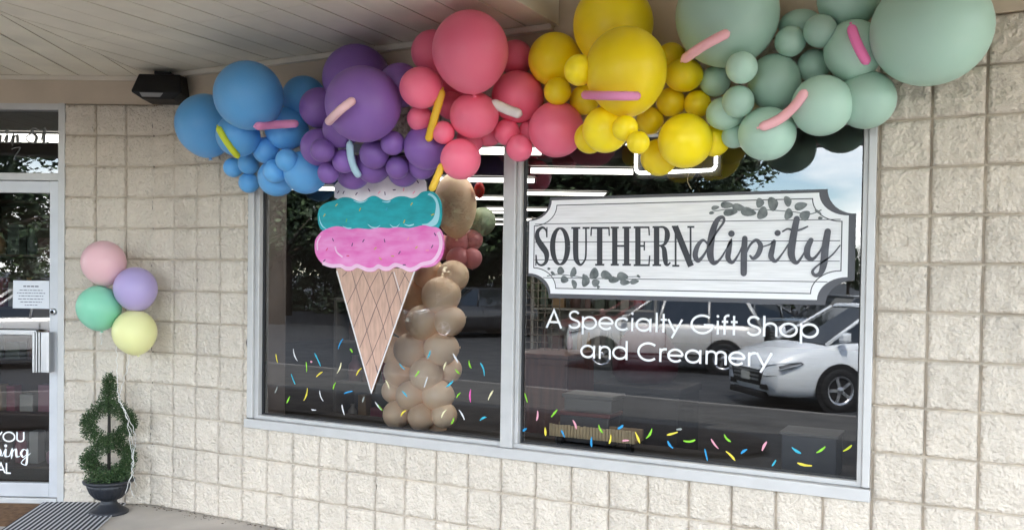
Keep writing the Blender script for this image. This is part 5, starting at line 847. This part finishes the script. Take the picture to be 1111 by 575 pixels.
# ------------------------------------------------------------------ trees beyond the lot
bark = mat('tree_bark', (.10, .075, .055), .9, var=.3, vscale=6, bump=.6, bscale=20)
LEAF = [mat('tree_leaf_'+n, c_, .6) for n, c_ in (('deep', (.018, .034, .013)), ('mid', (.032, .058, .02)), ('light', (.055, .09, .03)))]
def tree_meshes(seed, h, spread, n):
    rnd = random.Random(seed); tk = MB(); cr_ = MB()
    tk.tube([(0, 0, 0), (.06, .02, h*.2), (-.04, .05, h*.45), (.05, 0, h*.75)], [h*.036, h*.028, h*.02, h*.006], 10)
    tips = []
    for k in range(15):
        z0 = h*rnd.uniform(.22, .6); a = rnd.uniform(0, 6.28); L = spread*rnd.uniform(.55, 1.0)*(1-.35*abs(z0/h-.4))
        p0 = Vector((0, 0, z0)); p1 = p0 + Vector((math.cos(a)*L*.5, math.sin(a)*L*.5, L*.28)); p2 = p0 + Vector((math.cos(a)*L, math.sin(a)*L, L*rnd.uniform(.25, .8)))
        tk.tube([p0, p1, p2], [h*.012, h*.008, h*.003], 6); tips += [p1, p2, (p1+p2)/2]
    tips += [Vector((rnd.uniform(-.3, .3)*spread, rnd.uniform(-.3, .3)*spread, h*rnd.uniform(.75, .97))) for _ in range(8)]
    cl_ = []
    for t in tips:
        for _ in range(3): cl_.append((t + Vector((rnd.gauss(0, .16), rnd.gauss(0, .16), rnd.gauss(0, .12)))*spread, spread*rnd.uniform(.12, .27)))
    for k in range(n):
        c0, r0 = cl_[rnd.randrange(len(cl_))]
        d = Vector((rnd.gauss(0, 1), rnd.gauss(0, 1), rnd.gauss(0, .8))).normalized(); p = c0 + d*r0*rnd.random()**.5
        a = Vector((rnd.gauss(0, 1), rnd.gauss(0, 1), rnd.gauss(0, .6))).normalized(); b_ = a.cross(d+Vector((.1, .2, .3))).normalized(); s_ = rnd.uniform(.09, .19)
        cr_.add([p-a*s_, p+b_*s_*.45, p+a*s_, p-b_*s_*.45], [(0, 1, 2, 3)], rnd.choice((0, 0, 1, 1, 2)))
    return tk, cr_
PROT = []
for sd_, h_, sp_, n_ in ((1, 10, 4.2, 16000), (2, 8.5, 3.8, 15000)):
    tk, cr_ = tree_meshes(sd_, h_, sp_, n_)
    t_ = empty('shade_tree', (0, 0, -.62), 'x', 'tree'); tk.build('trunk', bark, t_); cr_.build('crown', LEAF, t_); PROT.append(t_)
spots = [(-5.6, -27, 0, 1.0, 'tall shade tree mirrored above the left half of the plaque sign'), (-9.5, -29, 1, 1.15, 'shade tree mirrored just left of the plaque sign'), (-13.5, -26, 0, .95, 'shade tree mirrored in the left pane behind the painted cone'),
 (-17.5, -30, 1, 1.2, 'shade tree mirrored in the left pane near its left edge'), (-22, -25, 0, 1.0, 'shade tree mirrored in the door glass'), (-9, -37, 0, 1.1, 'shade tree standing farther back, mirrored behind the plaque sign'), (-15.5, -38, 1, 1.3, 'shade tree standing farther back, mirrored behind the painted cone'), (-21, -39, 0, 1.15, 'shade tree standing farther back, mirrored at the left edge of the window'), (-27, -31, 1, 1.3, 'farthest left shade tree mirrored in the door glass'),
 (-1.5, -92, 0, .62, 'small far tree mirrored beyond the lot lamp'), (5, -96, 1, .66, 'small far tree mirrored above the white minivan roof'), (-8, -95, 1, .70, 'small far tree mirrored behind the plaque sign'), (11, -90, 0, .6, 'small far tree mirrored at the right edge of the window'), (1.8, -100, 0, .7, 'small far tree mirrored between two others above the white minivan'), (-14, -90, 0, .8, 'far tree mirrored behind the shade trees'), (17, -95, 1, .7, 'far tree beyond the right edge of the window'), (8, -104, 1, .75, 'farthest tree mirrored above the white minivan')]
used_ = set()
for x, y, k, s_, lab in spots:
    if k not in used_: t_ = PROT[k]; used_.add(k)
    else: t_ = copy_tree(PROT[k])
    t_.location = (x, y, -.62); t_.scale = (s_,)*3; t_.rotation_euler = (0, 0, x*1.7); t_['label'] = lab; t_['group'] = 'trees round the parking lot'

def bush_meshes(seed, n):  # shrubs added to block bright sky under the crowns in the reflections
    rnd = random.Random(seed); cr_ = MB(); tk = MB()
    for k in range(6):
        a = rnd.uniform(0, 6.28); tk.tube([(0, 0, 0), (.4*math.cos(a), .4*math.sin(a), 1.2), (1.1*math.cos(a), 1.1*math.sin(a), 2.6)], [.06, .04, .015], 6)
    cl_ = [(Vector((rnd.gauss(0, 1.3), rnd.gauss(0, 1.0), rnd.uniform(.3, 3.4)*(1))), rnd.uniform(.5, 1.0)) for _ in range(36)]
    for k in range(n):
        c0, r0 = cl_[rnd.randrange(len(cl_))]
        d = Vector((rnd.gauss(0, 1), rnd.gauss(0, 1), rnd.gauss(0, .8))).normalized(); p = c0 + d*r0*rnd.random()**.5; p.z = max(p.z, .05)
        a = Vector((rnd.gauss(0, 1), rnd.gauss(0, 1), rnd.gauss(0, .6))).normalized(); b_ = a.cross(d+Vector((.1, .2, .3))).normalized(); s_ = rnd.uniform(.08, .17)
        cr_.add([p-a*s_, p+b_*s_*.45, p+a*s_, p-b_*s_*.45], [(0, 1, 2, 3)], rnd.choice((0, 0, 1, 1, 2)))
    return tk, cr_
tk, cr_ = bush_meshes(5, 6000); bp0 = empty('filler_shrub', (0, 0, -.62), 'dense shrub added to block the bright gap under the trees across the lot', 'shrub', 'shrubs added across the lot under the trees'); tk.build('stem', bark, bp0); cr_.build('foliage', LEAF, bp0)
for i, x in enumerate((-44, -40, -36.5, -33, -29.5, -26, -22.5, -19, -15.5, -12, -9, -5.8, -48)):
    b_ = bp0 if i == 0 else copy_tree(bp0); b_.location = (x, -36 - (i*37 % 5)*.5, -.62); b_.rotation_euler = (0, 0, i*1.3); b_.scale = (1.1+.1*(i % 3),)*3

# ------------------------------------------------------------------ light, sky, camera
world = bpy.data.worlds.new('World'); scene.world = world; world.use_nodes = True; nt = world.node_tree; bg = nt.nodes['Background']
sky = nt.nodes.new('ShaderNodeTexSky'); sky.sky_type = 'NISHITA'; sky.sun_disc = False
SUN_EL, SUN_AZ = R(58), R(25)          # azimuth of the sun measured from +Y towards +X
sky.sun_elevation = SUN_EL; sky.sun_rotation = SUN_AZ
sky.air_density = 1.0; sky.dust_density = .3; sky.ozone_density = 1.3
tc = nt.nodes.new('ShaderNodeTexCoord'); mp = nt.nodes.new('ShaderNodeMapping'); mp.inputs['Scale'].default_value = (1.6, 1.6, 4.2); mp.inputs['Location'].default_value = (.3, .1, .2)
nz = nt.nodes.new('ShaderNodeTexNoise'); nz.inputs['Scale'].default_value = 1.9; nz.inputs['Detail'].default_value = 8; nz.inputs['Roughness'].default_value = .58
cr = nt.nodes.new('ShaderNodeValToRGB'); cr.color_ramp.elements[0].position = .46; cr.color_ramp.elements[1].position = .64
mx = nt.nodes.new('ShaderNodeMixRGB'); mx.inputs[2].default_value = (CLOUD, CLOUD*.985, CLOUD*.96, 1) if 'CLOUD' in globals() else (11.2, 11, 10.8, 1)
nt.links.new(tc.outputs['Generated'], mp.inputs['Vector']); nt.links.new(mp.outputs[0], nz.inputs['Vector']); nt.links.new(nz.outputs['Fac'], cr.inputs['Fac'])
nt.links.new(cr.outputs['Color'], mx.inputs[0]); nt.links.new(sky.outputs[0], mx.inputs[1]); nt.links.new(mx.outputs[0], bg.inputs['Color'])
bg.inputs['Strength'].default_value = .15
sl = bpy.data.lights.new('sun', 'SUN'); sl.energy = 2.8; sl.angle = R(.5); sl.color = (1, .95, .87)
so = bpy.data.objects.new('sun', sl); COL.objects.link(so)
sd = Vector((math.sin(SUN_AZ)*math.cos(SUN_EL), math.cos(SUN_AZ)*math.cos(SUN_EL), math.sin(SUN_EL)))
so.rotation_euler = (-sd).to_track_quat('-Z', 'Y').to_euler()
cam = bpy.data.cameras.new('camera'); co = bpy.data.objects.new('camera', cam); COL.objects.link(co)
co.location = (4.89124, -4.14248, 1.54835); co.rotation_euler = (1.549577, -.014394, .479025)
cam.sensor_fit = 'HORIZONTAL'; cam.sensor_width = 36; cam.lens = 36*974.372/1111; cam.shift_x = -.00799; cam.shift_y = .0300
cam.clip_start = .05; cam.clip_end = 3000
scene.camera = co
vs_ = scene.view_settings; vs_.view_transform = 'Standard'; vs_.look = 'None'; vs_.gamma = 1; vs_.use_curve_mapping = False; vs_.exposure = 2.70
cy = scene.cycles; cy.use_denoising = True; cy.max_bounces = 10; cy.diffuse_bounces = 5; cy.glossy_bounces = 5; cy.transparent_max_bounces = 12
cy.sample_clamp_indirect = 8; cy.caustics_reflective = False; cy.caustics_refractive = False
